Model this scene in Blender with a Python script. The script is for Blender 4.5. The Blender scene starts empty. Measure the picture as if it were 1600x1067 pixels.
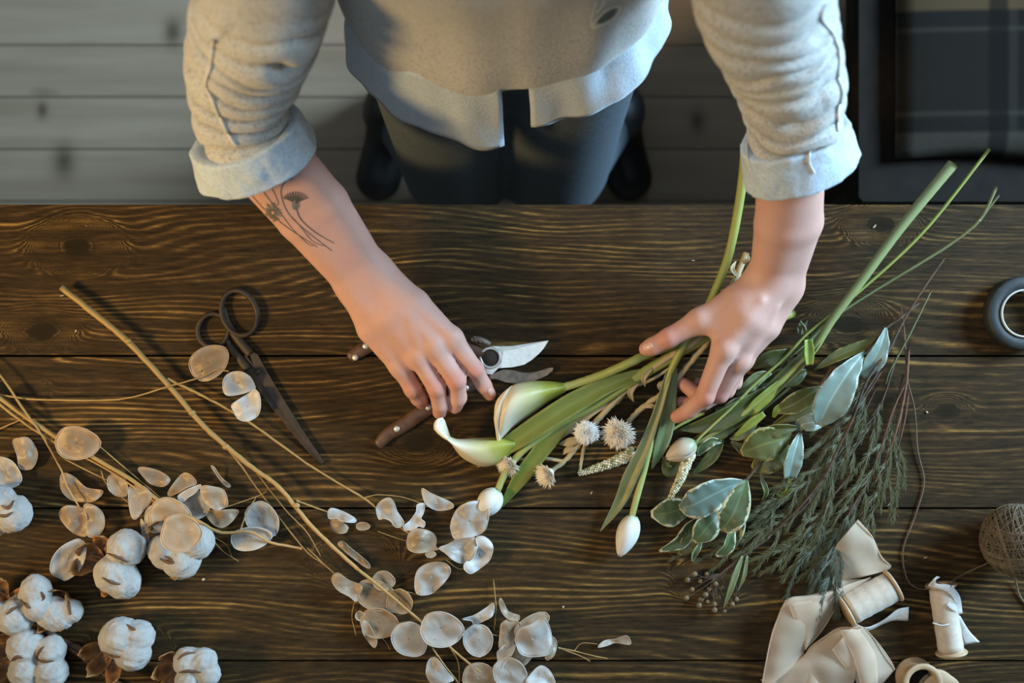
import bpy, math, random
import numpy as np
from mathutils import Vector, Matrix, noise
from mathutils.bvhtree import BVHTree

SC = bpy.context.scene
COL = SC.collection
PI = math.pi
TZ = 0.75          # height of the table top above the floor (m)
CH = 1.30          # camera height above the table top (m)
FPX = 1805.0       # focal length for a 1600 px wide frame
R = random.Random(7)


def P(px, py, h=0.0):
    """World point at height h above the table for a place in the photograph."""
    d = CH - h
    return Vector(((px - 800.0) * d / FPX, (533.5 - py) * d / FPX, TZ + h))


def L(px, h=0.0):
    """Length in metres of px pixels at height h."""
    return px * (CH - h) / FPX


# ------------------------------------------------------------------ materials
class NT:
    def __init__(self, name):
        self.m = bpy.data.materials.new(name)
        self.m.use_nodes = True
        self.t = self.m.node_tree
        self.t.nodes.clear()
        self.out = self.n('ShaderNodeOutputMaterial')

    def n(self, typ, **kw):
        nd = self.t.nodes.new(typ)
        for k, v in kw.items():
            if k.startswith('i_'):
                nd.inputs[k[2:].replace('_', ' ')].default_value = v
            else:
                setattr(nd, k, v)
        return nd

    def l(self, a, b):
        self.t.links.new(a, b)

    def val(self, sock, x):
        if hasattr(x, 'is_output') or isinstance(x, bpy.types.NodeSocket):
            self.l(x, sock)
        else:
            sock.default_value = x

    def math(self, op, a, b=None, c=None, clamp=False):
        nd = self.n('ShaderNodeMath', operation=op, use_clamp=clamp)
        self.val(nd.inputs[0], a)
        if b is not None:
            self.val(nd.inputs[1], b)
        if c is not None:
            self.val(nd.inputs[2], c)
        return nd.outputs[0]

    def mix(self, f, a, b, blend='MIX'):
        nd = self.n('ShaderNodeMix', data_type='RGBA', blend_type=blend)
        self.val(nd.inputs[0], f)
        self.val(nd.inputs[6], a if not isinstance(a, tuple) else (*a, 1))
        self.val(nd.inputs[7], b if not isinstance(b, tuple) else (*b, 1))
        return nd.outputs[2]

    def ramp(self, f, stops, interp='LINEAR'):
        nd = self.n('ShaderNodeValToRGB')
        cr = nd.color_ramp
        cr.interpolation = interp
        while len(cr.elements) < len(stops):
            cr.elements.new(0.5)
        for e, (p, c) in zip(cr.elements, stops):
            e.position = p
            e.color = (*c, 1) if len(c) == 3 else c
        self.val(nd.inputs[0], f)
        return nd.outputs[0]

    def coord(self, kind='Object', scale=(1, 1, 1), loc=(0, 0, 0), rot=(0, 0, 0)):
        tc = self.n('ShaderNodeTexCoord')
        mp = self.n('ShaderNodeMapping')
        mp.inputs['Scale'].default_value = scale
        mp.inputs['Location'].default_value = loc
        mp.inputs['Rotation'].default_value = rot
        self.l(tc.outputs[kind], mp.inputs['Vector'])
        return mp.outputs[0]

    def noise(self, vec, scale, detail=3, rough=0.55, dist=0.0):
        nd = self.n('ShaderNodeTexNoise')
        self.l(vec, nd.inputs['Vector'])
        nd.inputs['Scale'].default_value = scale
        nd.inputs['Detail'].default_value = detail
        nd.inputs['Roughness'].default_value = rough
        nd.inputs['Distortion'].default_value = dist
        return nd.outputs[0]

    def attr(self, name='g'):
        return self.n('ShaderNodeAttribute', attribute_name=name).outputs['Fac']

    def bump(self, h, strength=0.3, dist=0.001):
        nd = self.n('ShaderNodeBump')
        nd.inputs['Strength'].default_value = strength
        nd.inputs['Distance'].default_value = dist
        self.l(h, nd.inputs['Height'])
        return nd.outputs[0]

    def bsdf(self, color, rough=0.6, bump=None, **kw):
        b = self.n('ShaderNodeBsdfPrincipled')
        self.val(b.inputs['Base Color'], (*color, 1) if isinstance(color, tuple) else color)
        self.val(b.inputs['Roughness'], rough)
        for k, v in kw.items():
            self.val(b.inputs[k.replace('_', ' ')], v)
        if bump is not None:
            self.l(bump, b.inputs['Normal'])
        return b.outputs[0]

    def done(self, sh):
        self.l(sh, self.out.inputs['Surface'])
        return self.m


def plain(name, c, rough=0.6, var=0.25, scale=120, bump=0.2, bdist=0.0006, **kw):
    """Colour with soft procedural variation and a fine bump."""
    t = NT(name)
    v = t.coord()
    n = t.noise(v, scale, 4)
    d = tuple(x * (1 - var) for x in c)
    b = tuple(min(1, x * (1 + var * 0.7)) for x in c)
    colr = t.ramp(n, [(0.3, d), (0.7, b)])
    return t.done(t.bsdf(colr, rough, t.bump(t.noise(v, scale * 4, 3), bump, bdist), **kw))


def graded(name, stops, rough=0.5, nscale=60, namt=0.12, trans=0.0, bump=0.15, **kw):
    """Colour that follows the mesh attribute g (0..1), broken up by noise;
    trans mixes in translucency for thin plant tissue."""
    t = NT(name)
    v = t.coord()
    n = t.noise(v, nscale, 4)
    f = t.math('ADD', t.attr('g'), t.math('MULTIPLY', t.math('SUBTRACT', n, 0.5), namt * 2))
    colr = t.ramp(f, stops)
    sh = t.bsdf(colr, rough, t.bump(t.noise(v, nscale * 5, 3), bump, 0.0004), **kw)
    if trans > 0:
        tr = t.n('ShaderNodeBsdfTranslucent')
        t.l(colr, tr.inputs['Color'])
        mx = t.n('ShaderNodeMixShader')
        mx.inputs[0].default_value = trans
        t.l(sh, mx.inputs[1])
        t.l(tr.outputs[0], mx.inputs[2])
        sh = mx.outputs[0]
    return t.done(sh)


# ------------------------------------------------------------------ meshes
ORG = {}


def link(o):
    COL.objects.link(o)
    return o


class MB:
    """Collects shapes given in world coordinates; build() links ONE object."""

    def __init__(self):
        self.v, self.f, self.g, self.mi, self.fl = [], [], [], [], []

    def add(self, verts, faces, g=None, mi=0, flat=False):
        b = len(self.v)
        self.v.extend([tuple(p) for p in verts])
        self.g.extend(g if g is not None else [0.0] * len(verts))
        for f in faces:
            self.f.append([i + b for i in f])
            self.mi.append(mi)
            self.fl.append(flat)

    def grid(self, rows, closed_u=False, closed_v=False, g=None, mi=0):
        nu, nv = len(rows), len(rows[0])
        vs = [p for r in rows for p in r]
        gs = [x for r in g for x in r] if g else None
        fs = []
        for i in range(nu if closed_u else nu - 1):
            for j in range(nv if closed_v else nv - 1):
                a, b = i, (i + 1) % nu
                c, d = j, (j + 1) % nv
                fs.append([a * nv + c, b * nv + c, b * nv + d, a * nv + d])
        self.add(vs, fs, gs, mi)

    def tube(self, pts, rad, seg=8, g=None, mi=0, cap=True, flat=1.0):
        """Tube along pts; rad is a number or a list; flat squashes it in z."""
        n = len(pts)
        rads = rad if isinstance(rad, (list, tuple)) else [rad] * n
        rows, gs = [], []
        N = None
        for i, p in enumerate(pts):
            t = (pts[min(i + 1, n - 1)] - pts[max(i - 1, 0)])
            t = t.normalized() if t.length > 1e-9 else Vector((1, 0, 0))
            if N is None:
                N = t.cross(Vector((0, 0, 1)))
                if N.length < 1e-3:
                    N = t.cross(Vector((1, 0, 0)))
                N.normalize()
            else:
                N = (N - t * N.dot(t)).normalized()
            B = t.cross(N)
            row = []
            for k in range(seg):
                a = 2 * PI * k / seg
                d = N * (math.cos(a) * rads[i]) + B * (math.sin(a) * rads[i])
                d.z *= flat
                row.append(p + d)
            rows.append(row)
            gv = g[i] if g else 0.0
            gs.append([gv] * seg)
        b = len(self.v)
        self.grid(rows, closed_v=True, g=gs, mi=mi)
        if cap:
            self.f.append([b + k for k in range(seg)][::-1]); self.mi.append(mi); self.fl.append(True)
            e = b + (n - 1) * seg
            self.f.append([e + k for k in range(seg)]); self.mi.append(mi); self.fl.append(True)

    def ell(self, c, r, rot=None, seg=14, ring=9, g=None, mi=0, fn=None):
        """Ellipsoid; fn(unit vector) -> radius factor."""
        rot = rot or Matrix.Identity(3)
        vs, fs = [], []
        for i in range(ring + 1):
            ph = PI * i / ring
            for j in range(seg):
                a = 2 * PI * j / seg
                u = Vector((math.sin(ph) * math.cos(a), math.sin(ph) * math.sin(a), math.cos(ph)))
                k = fn(u) if fn else 1.0
                vs.append(Vector(c) + rot @ Vector((u.x * r[0] * k, u.y * r[1] * k, u.z * r[2] * k)))
        for i in range(ring):
            for j in range(seg):
                a, b = i * seg + j, i * seg + (j + 1) % seg
                fs.append([a, a + seg, b + seg, b])
        self.add(vs, fs, [g] * len(vs) if g is not None else None, mi)

    def box(self, lo, hi, bev=0.0, mi=0, M=None):
        x0, y0, z0 = lo
        x1, y1, z1 = hi
        b = bev
        ring = [(x0 + b, y0), (x1 - b, y0), (x1, y0 + b), (x1, y1 - b), (x1 - b, y1), (x0 + b, y1), (x0, y1 - b), (x0, y0 + b)] if b else [(x0, y0), (x1, y0), (x1, y1), (x0, y1)]
        self.prism_w(ring, z0, z1, b, mi, M)

    def prism_w(self, ring, z0, z1, bev=0.0, mi=0, M=None):
        """Prism over a world-space ring with a chamfered top and bottom."""
        n = len(ring)
        cx = sum(p[0] for p in ring) / n
        cy = sum(p[1] for p in ring) / n

        def ins(p):
            d = Vector((cx - p[0], cy - p[1]))
            l_ = d.length or 1
            return (p[0] + d.x / l_ * bev, p[1] + d.y / l_ * bev)
        lv = [([(*ins(p), z0) for p in ring]), [(*p, z0 + bev) for p in ring], [(*p, z1 - bev) for p in ring], [(*ins(p), z1) for p in ring]]
        if bev == 0:
            lv = [lv[1], lv[2]]
        vs = [Vector(q) for r in lv for q in r]
        if M is not None:
            vs = [M @ q for q in vs]
        fs = []
        for k in range(len(lv) - 1):
            for j in range(n):
                a, b = k * n + j, k * n + (j + 1) % n
                fs.append([a, b, b + n, a + n])
        fs.append(list(range(n))[::-1])
        fs.append([(len(lv) - 1) * n + j for j in range(n)])
        self.add(vs, fs, None, mi, True)

    def prism(self, pix, h0, h1, bev=0.0004, mi=0):
        """Prism whose top outline is given in photograph pixels at height h1."""
        ring = [P(x, y, h1) for x, y in pix]
        ring = [(p.x, p.y) for p in ring]
        area = sum(ring[i][0] * ring[(i + 1) % len(ring)][1] - ring[(i + 1) % len(ring)][0] * ring[i][1] for i in range(len(ring)))
        if area < 0:
            ring = ring[::-1]
        self.prism_w(ring, TZ + h0, TZ + h1, bev, mi)

    def lathe(self, prof, M, seg=28, mi=0, g=None):
        rows = []
        for (r, z) in prof:
            rows.append([M @ Vector((r * math.cos(2 * PI * k / seg), r * math.sin(2 * PI * k / seg), z)) for k in range(seg)])
        gs = [[x] * seg for x in g] if g else None
        self.grid(rows, closed_v=True, mi=mi, g=gs)

    def build(self, name, mats, parent=None, smooth=True, solid=0.0, sub=0):
        o_ = Vector((0, 0, 0))
        if parent is not None:
            o_ = ORG[parent.name]
        elif self.v:
            a = np.array(self.v)
            o_ = Vector((float(a[:, 0].mean()), float(a[:, 1].mean()), float(a[:, 2].min())))
        me = bpy.data.meshes.new(name)
        me.from_pydata([(x - o_.x, y - o_.y, z - o_.z) for x, y, z in self.v], [], self.f)
        at = me.attributes.new('g', 'FLOAT', 'POINT')
        at.data.foreach_set('value', [float(x) for x in self.g])
        for m in (mats if isinstance(mats, (list, tuple)) else [mats]):
            me.materials.append(m)
        me.polygons.foreach_set('material_index', self.mi)
        me.polygons.foreach_set('use_smooth', [smooth and not x for x in self.fl])
        me.update()
        o = link(bpy.data.objects.new(name, me))
        if parent is not None:
            o.parent = parent
        else:
            o.location = o_
        ORG[o.name] = o_
        if solid:
            s = o.modifiers.new('thickness', 'SOLIDIFY')
            s.thickness = solid
            s.offset = 0
        if sub:
            s = o.modifiers.new('smooth', 'SUBSURF')
            s.levels = s.render_levels = sub
        return o


def tag(o, label, cat, group=None):
    o['label'] = label
    o['category'] = cat
    if group:
        o['group'] = group
    return o


def struct(o):
    o['kind'] = 'structure'
    return o


def thing(name, label, cat, loc, group=None):
    o = link(bpy.data.objects.new(name, None))
    o.empty_display_size = 0.02
    o.location = loc
    ORG[o.name] = Vector(loc)
    return tag(o, label, cat, group)


def spline(pts, n=6):
    """Catmull-Rom through points (Vector or float tuples of any length)."""
    A = [np.array(p, dtype=float) for p in pts]
    if len(A) == 2:
        return [A[0] + (A[1] - A[0]) * k / n for k in range(n + 1)]
    out = []
    for i in range(len(A) - 1):
        p0 = A[i - 1] if i else 2 * A[0] - A[1]
        p1, p2 = A[i], A[i + 1]
        p3 = A[i + 2] if i + 2 < len(A) else 2 * A[-1] - A[-2]
        for k in range(n):
            t = k / n
            out.append(0.5 * (2 * p1 + (p2 - p0) * t + (2 * p0 - 5 * p1 + 4 * p2 - p3) * t * t + (3 * p1 - p0 - 3 * p2 + p3) * t ** 3))
    out.append(A[-1])
    return out


def path(pix, n=6, h=0.004):
    """Smooth world path through (px, py[, h]) points."""
    pts = [(q[0], q[1], q[2] if len(q) > 2 else h) for q in pix]
    return [P(*q) for q in spline(pts, n)]


def stem(mb, pix, r0, r1, n=6, h=0.004, seg=7, wob=0.0, mi=0, g0=0.0, g1=1.0, nodes=0):
    """Tapered stem through photograph points; radii in metres."""
    pts = path(pix, n, h)
    m = len(pts) - 1
    rr = [(r0 + (r1 - r0) * i / m) * (1 + wob * R.uniform(-1, 1)) for i in range(m + 1)]
    if wob:
        pts = [p + Vector((R.uniform(-1, 1), R.uniform(-1, 1), R.uniform(-.3, .3))) * wob * r0 for p in pts]
    mb.tube(pts, rr, seg, g=[g0 + (g1 - g0) * i / m for i in range(m + 1)], mi=mi)
    return pts


def ruled(mb, A, B, n=5, nv=8, sag=0.0, mi=0, h=0.004, wav=0.0, g=None):
    """Sheet ruled between two edges given as photograph points (px,py,h)."""
    A = [(q[0], q[1], q[2] if len(q) > 2 else h) for q in A]
    B = [(q[0], q[1], q[2] if len(q) > 2 else h) for q in B]
    a, b = spline(A, n), spline(B, n)
    rows, gs = [], []
    for i, (p, q) in enumerate(zip(a, b)):
        row = []
        for j in range(nv + 1):
            t = j / nv
            w = p * (1 - t) + q * t
            hh = w[2] + sag * math.sin(PI * t) + (wav * noise.noise(Vector((w[0] * .03, w[1] * .03, 3.1))) if wav else 0)
            row.append(P(w[0], w[1], max(hh, 0.0006)))
        rows.append(row)
        gs.append([abs(2 * j / nv - 1) for j in range(nv + 1)])
    mb.grid(rows, mi=mi, g=gs)


def leaf(mb, pix, widths, n=6, nv=8, fold=0.25, cup=0.0, h=0.006, mi=0, tilt=0.0, wav=0.0, gmode='edge', twist=0.0):
    """Blade along photograph points; widths = half widths in metres.
    fold raises the margins (V), tilt rolls the blade about its axis."""
    pts = path(pix, n, h)
    m = len(pts) - 1
    wf = [float(x[0]) for x in spline([(w,) for w in widths], 16)]
    ws = np.interp(np.linspace(0, 1, m + 1), np.linspace(0, 1, len(wf)), wf)
    ws = [max(float(w), 1e-5) for w in ws]
    rows, gs = [], []
    sd = R.uniform(0, 100)
    for i, p in enumerate(pts):
        t = (pts[min(i + 1, m)] - pts[max(i - 1, 0)]).normalized()
        side = t.cross(Vector((0, 0, 1))).normalized()
        up = side.cross(t)
        a = tilt + twist * i / m
        s2 = side * math.cos(a) + up * math.sin(a)
        u2 = up * math.cos(a) - side * math.sin(a)
        row, gr = [], []
        for j in range(nv + 1):
            v = 2 * j / nv - 1
            w = max(ws[i], 1e-5)
            z = abs(v) * w * fold - cup * w * v * v
            if wav:
                z += wav * w * noise.noise(Vector((i * .35 + sd, v * 1.2, 0))) * abs(v)
            q = p + s2 * (v * w) + u2 * z
            q.z = max(q.z, TZ + 0.0008)
            row.append(q)
            gr.append(abs(v) if gmode == 'edge' else i / m)
        rows.append(row)
        gs.append(gr)
    if gmode == 'edge':
        for i in (0, m):
            gs[i] = [max(x, 0.55) for x in gs[i]]
        gs[m] = [1.0] * (nv + 1)
        if m > 3:
            gs[m - 1] = [max(x, .8) for x in gs[m - 1]]
    mb.grid(rows, mi=mi, g=gs)
    return pts


# ------------------------------------------------------------------ implicit surfaces
def rcone(a, b, ra, rb):
    a, b = np.array(a, dtype=np.float32), np.array(b, dtype=np.float32)
    ba = b - a
    bb = float(ba @ ba) or 1e-9

    def f(p):
        t = np.clip(((p - a) @ ba) / bb, 0, 1)
        return np.linalg.norm(p - a - t[:, None] * ba, axis=1) - (ra + (rb - ra) * t)
    return f


def ellip(c, r):
    c, r = np.array(c, dtype=np.float32), np.array(r, dtype=np.float32)
    m = float(r.min())

    def f(p):
        q = (p - c) / r
        k = np.linalg.norm(q, axis=1)
        return (k - 1) * m * np.maximum(1, np.minimum(k, 3)) ** 0.2
    return f


def smin(a, b, k):
    h = np.maximum(k - np.abs(a - b), 0) / k
    return np.minimum(a, b) - h * h * k * 0.25


def blend(fs, k):
    def f(p):
        d = fs[0](p)
        for g in fs[1:]:
            d = smin(d, g(p), k)
        return d
    return f


def union(fs):
    def f(p):
        d = fs[0](p)
        for g in fs[1:]:
            d = np.minimum(d, g(p))
        return d
    return f


def surface_net(fun, lo, hi, vs, block=16):
    lo = np.array(lo, dtype=np.float32)
    n = np.ceil((np.array(hi) - lo) / vs / block).astype(int)
    dims = n * block
    F = np.ones(dims, dtype=np.float32)
    bi = np.stack(np.meshgrid(*[np.arange(k) for k in n], indexing='ij'), -1).reshape(-1, 3)
    cen = lo + (bi + 0.5) * block * vs - vs * 0.5
    d = fun(cen.astype(np.float32))
    loc = np.stack(np.meshgrid(*[np.arange(block)] * 3, indexing='ij'), -1).reshape(-1, 3).astype(np.float32) * vs
    lim = block * vs * 0.87 + 0.012
    for q, dd in zip(bi, d):
        s = tuple(slice(k * block, k * block + block) for k in q)
        if abs(dd) > lim:
            if dd < 0:
                F[s] = -1
            continue
        F[s] = fun((loc + (lo + q * block * vs)).astype(np.float32)).reshape(block, block, block)
    S = F < 0
    c = np.zeros(tuple(dims - 1), dtype=np.int8)
    offs = [(i, j, k) for i in (0, 1) for j in (0, 1) for k in (0, 1)]

    def sh(A, o):
        return A[o[0]:A.shape[0] - 1 + o[0], o[1]:A.shape[1] - 1 + o[1], o[2]:A.shape[2] - 1 + o[2]]
    for o in offs:
        c += sh(S, o)
    act = np.argwhere((c > 0) & (c < 8))
    idx = np.full(c.shape, -1, dtype=np.int32)
    idx[act[:, 0], act[:, 1], act[:, 2]] = np.arange(len(act))
    val = np.stack([F[act[:, 0] + o[0], act[:, 1] + o[1], act[:, 2] + o[2]] for o in offs], 1)
    acc = np.zeros((len(act), 3), dtype=np.float32)
    cnt = np.zeros(len(act), dtype=np.float32)
    for a in range(8):
        for b in range(a + 1, 8):
            if sum(x != y for x, y in zip(offs[a], offs[b])) != 1:
                continue
            va, vb = val[:, a], val[:, b]
            m = (va < 0) != (vb < 0)
            t = np.where(m, va / np.where(m, va - vb, 1), 0)
            pa, pb = np.array(offs[a], dtype=np.float32), np.array(offs[b], dtype=np.float32)
            acc += np.where(m[:, None], pa + t[:, None] * (pb - pa), 0)
            cnt += m
    V = lo + (act + acc / cnt[:, None]) * vs
    faces = []
    for ax in range(3):
        u, w = [(1, 2), (2, 0), (0, 1)][ax]
        sl0 = [slice(None)] * 3
        sl1 = [slice(None)] * 3
        sl0[ax] = slice(0, -1)
        sl1[ax] = slice(1, None)
        e = np.argwhere(S[tuple(sl0)] != S[tuple(sl1)])
        e = e[(e[:, u] > 0) & (e[:, w] > 0) & (e[:, u] < c.shape[u]) & (e[:, w] < c.shape[w])]
        q = []
        for du, dw in ((1, 1), (0, 1), (0, 0), (1, 0)):
            k = e.copy()
            k[:, u] -= du
            k[:, w] -= dw
            q.append(idx[k[:, 0], k[:, 1], k[:, 2]])
        q = np.stack(q, 1)
        ins = S[e[:, 0], e[:, 1], e[:, 2]]
        q[~ins] = q[~ins][:, ::-1]
        faces.append(q)
    return V, np.concatenate(faces)


def relax(V, Fq, it=2, k=0.5):
    """A few Laplacian steps on a quad mesh."""
    a = Fq
    E = np.concatenate([a[:, [0, 1]], a[:, [1, 2]], a[:, [2, 3]], a[:, [3, 0]]])
    for _ in range(it):
        acc = np.zeros_like(V)
        cnt = np.zeros(len(V), dtype=V.dtype)
        np.add.at(acc, E[:, 0], V[E[:, 1]])
        np.add.at(cnt, E[:, 0], 1)
        V = V + k * (acc / np.maximum(cnt, 1)[:, None] - V)
    return V


def np_obj(name, V, Fq, mat, parent=None, g=None, origin=None):
    o_ = ORG[parent.name] if parent is not None else Vector(origin)
    me = bpy.data.meshes.new(name)
    V2 = V - np.array(o_, dtype=np.float32)
    me.from_pydata(V2.tolist(), [], Fq.tolist())
    if g is not None:
        at = me.attributes.new('g', 'FLOAT', 'POINT')
        at.data.foreach_set('value', np.asarray(g, dtype=np.float32))
    me.materials.append(mat)
    me.polygons.foreach_set('use_smooth', [True] * len(Fq))
    me.update()
    o = link(bpy.data.objects.new(name, me))
    if parent is not None:
        o.parent = parent
    else:
        o.location = o_
    ORG[o.name] = Vector(o_)
    return o
# ================================================================== the setting
def wood_table():
    t = NT('dark_stained_pine')
    tc = t.n('ShaderNodeTexCoord')
    sp = t.n('ShaderNodeSeparateXYZ')
    t.l(tc.outputs['Object'], sp.inputs[0])
    x, y = sp.outputs[0], sp.outputs[1]
    pl = t.math('FLOOR', t.math('DIVIDE', t.math('SUBTRACT', 0.155, y), 0.1715))

    def vec(sx, sy, off):
        c = t.n('ShaderNodeCombineXYZ')
        t.l(t.math('ADD', t.math('MULTIPLY', x, sx), t.math('MULTIPLY', pl, off)), c.inputs[0])
        t.l(t.math('MULTIPLY', y, sy), c.inputs[1])
        t.l(t.math('MULTIPLY', pl, 3.7), c.inputs[2])
        return c.outputs[0]
    n1 = t.noise(vec(1.6, 5.5, 7.3), 1.0, 2.0, 0.45)
    n2 = t.noise(vec(5, 55, 3.1), 1.0, 3.0, 0.6)
    s = t.math('ADD', y, t.math('MULTIPLY', n1, 0.17))
    s = t.math('ADD', s, t.math('MULTIPLY', n2, 0.006))
    s = t.math('MULTIPLY', s, 140.0)
    core = None
    for kx, ky, r in [(66, 520, .017), (1376, 350, .015), (1325, 505, .020), (655, 690, .019), (120, 385, .020), (40, 610, .012),
                      (560, 880, .018), (1105, 905, .014), (1480, 640, .012), (205, 1010, .014)]:
        k = P(kx, ky)
        dx = t.math('MULTIPLY', t.math('SUBTRACT', x, k.x), 0.62)
        dy = t.math('SUBTRACT', y, k.y)
        d = t.math('SQRT', t.math('ADD', t.math('MULTIPLY', dx, dx), t.math('MULTIPLY', dy, dy)))
        d2 = t.math('ADD', d, t.math('MULTIPLY', t.math('SUBTRACT', n2, 0.5), 0.016))
        g = t.math('EXPONENT', t.math('MULTIPLY', t.math('MULTIPLY', d2, d2), -1.0 / (r * r)))
        gs = t.math('SMOOTH_MIN', t.math('MULTIPLY', g, 1.7), 1.0, 0.2)
        s = t.math('ADD', t.math('MULTIPLY', s, t.math('SUBTRACT', 1.0, gs)), t.math('MULTIPLY', t.math('MULTIPLY', d2, 110.0), gs))
        c = t.math('EXPONENT', t.math('MULTIPLY', t.math('MULTIPLY', d2, d2), -1.0 / (r * r * 0.22)))
        core = c if core is None else t.math('MAXIMUM', core, c)
    ring = t.math('ADD', t.math('MULTIPLY', t.math('SINE', t.math('MULTIPLY', s, 2 * PI)), 0.5), 0.5)
    ring = t.math('POWER', ring, 1.6)
    fib = t.noise(vec(9, 480, 5.9), 1.0, 5.0, 0.7)
    fleck = t.noise(vec(55, 330, 8.8), 1.0, 4.0, 0.7)
    blot = t.noise(vec(5, 13, 2.3), 1.0, 3.0, 0.6)
    wear = t.noise(vec(22, 150, 1.7), 1.0, 3.0, 0.6)
    var = t.noise(vec(3.0, 75, 4.4), 1.0, 2.0, 0.5)
    pat = t.ramp(var, [(0.38, (0, 0, 0)), (0.68, (1, 1, 1))])
    ring = t.math('MULTIPLY', ring, t.math('SUBTRACT', 1.0, t.math('MULTIPLY', core, 0.9)))
    amp = t.math('MULTIPLY', ring, t.math('ADD', 0.10, t.math('MULTIPLY', t.math('MULTIPLY', blot, pat), 1.7)))
    v = t.math('ADD', t.math('MULTIPLY', amp, 0.50), t.math('MULTIPLY', fib, 0.42))
    v = t.math('ADD', v, t.math('MULTIPLY', t.math('SUBTRACT', fleck, 0.5), 0.60))
    v = t.math('ADD', v, t.math('MULTIPLY', t.math('SUBTRACT', wear, 0.5), 0.55))
    v = t.math('SUBTRACT', v, t.math('MULTIPLY', core, 0.6))
    colr = t.ramp(v, [(0.08, (0.019, 0.0125, 0.0055)), (0.34, (0.048, 0.0270, 0.0095)), (0.56, (0.118, 0.065, 0.0180)), (0.88, (0.37, 0.205, 0.050))])
    hgt = t.math('ADD', t.math('MULTIPLY', amp, 0.35), t.math('ADD', t.math('MULTIPLY', fib, 0.8), t.math('MULTIPLY', fleck, 0.5)))
    rg = t.math('ADD', 0.48, t.math('MULTIPLY', t.math('SUBTRACT', 1.0, v), 0.28))
    return t.done(t.bsdf(colr, rg, t.bump(hgt, 0.5, 0.0016), Specular_IOR_Level=0.12))


def wood_floor():
    t = NT('floor_boards')
    tc = t.n('ShaderNodeTexCoord')
    sp = t.n('ShaderNodeSeparateXYZ')
    t.l(tc.outputs['Object'], sp.inputs[0])
    x, y = sp.outputs[0], sp.outputs[1]
    pl = t.math('FLOOR', t.math('DIVIDE', y, 0.0925))
    c = t.n('ShaderNodeCombineXYZ')
    t.l(t.math('ADD', t.math('MULTIPLY', x, 2.2), t.math('MULTIPLY', pl, 9.1)), c.inputs[0])
    t.l(t.math('MULTIPLY', y, 30), c.inputs[1])
    n = t.noise(c.outputs[0], 1.0, 4, 0.6)
    c2 = t.n('ShaderNodeCombineXYZ')
    t.l(t.math('ADD', t.math('MULTIPLY', x, 3.5), t.math('MULTIPLY', pl, 4.7)), c2.inputs[0])
    t.l(t.math('MULTIPLY', y, 9), c2.inputs[1])
    kn = t.noise(c2.outputs[0], 1.0, 1, 0.4)
    wn = t.n('ShaderNodeTexWhiteNoise', noise_dimensions='1D')
    t.l(pl, wn.inputs['W'])
    v = t.math('ADD', t.math('MULTIPLY', n, 0.75), t.math('MULTIPLY', wn.outputs['Value'], 0.25))
    colr = t.ramp(v, [(0.25, (0.30, 0.215, 0.135)), (0.75, (0.48, 0.365, 0.245))])
    kf = t.ramp(kn, [(0.20, (1, 1, 1)), (0.27, (0, 0, 0))])
    colr = t.mix(kf, colr, (0.07, 0.045, 0.022))
    for kx, ky, r in ((100, 252, .020), (270, 50, .016), (66, 172, .010), (430, 30, .012), (1090, 190, .014)):
        fx, fy = (kx - 800) * (CH + TZ) / FPX, (533.5 - ky) * (CH + TZ) / FPX - (533.5 - 70) * (CH + TZ) / FPX
        dx, dy = t.math('SUBTRACT', x, fx), t.math('MULTIPLY', t.math('SUBTRACT', y, fy), .65)
        d2 = t.math('ADD', t.math('MULTIPLY', dx, dx), t.math('MULTIPLY', dy, dy))
        g = t.math('EXPONENT', t.math('MULTIPLY', d2, -1.0 / (r * r)))
        colr = t.mix(t.math('MULTIPLY', g, .85), colr, (0.07, 0.045, 0.022))
    return t.done(t.bsdf(colr, 0.6, t.bump(n, 0.2, 0.001)))


def seam_y():
    # board joints seen at rows 70, 152 and 230 of the photograph (floor depth)
    return [((533.5 - r) * (CH + TZ) / FPX) for r in (-12, 70, 153, 231, 312)]


m_floor = wood_floor()
fb = MB()
ys = seam_y()
step = 0.0925
y0 = ys[1] - 40 * step
for i in range(70):
    a = y0 + i * step
    fb.box((-3.2, a + 0.0012, -0.02), (3.2, a + step - 0.0012, 0.0), 0.0)
fb.box((-3.2, y0, -0.06), (3.2, y0 + 70 * step, -0.021))
floor = struct(fb.build('floor', m_floor, smooth=False))
floor.location = (0, 0, 0)
for v_ in floor.data.vertices:          # keep the mesh in room coordinates
    v_.co += ORG[floor.name]
# align the material's board index with the joints
floor.data.transform(Matrix.Translation((0, -ys[1], 0)))
floor.location = (0, ys[1], 0)

m_wall = plain('limewashed_wall', (0.30, 0.28, 0.25), 0.9, 0.1, 6)
for nm, lo_, hi_ in [('wall_back', (-3.2, 2.9, 0.001), (3.2, 3.0, 2.7)), ('wall_front', (-3.2, -2.6, 0.001), (3.2, -2.5, 2.7)),
                     ('wall_left', (-3.2, -2.499, 0.001), (-3.1, 2.899, 2.7)), ('wall_right', (3.1, -2.499, 0.001), (3.2, 2.899, 2.7))]:
    wb = MB()
    wb.box(lo_, hi_)
    struct(wb.build(nm, m_wall, smooth=False))

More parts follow.
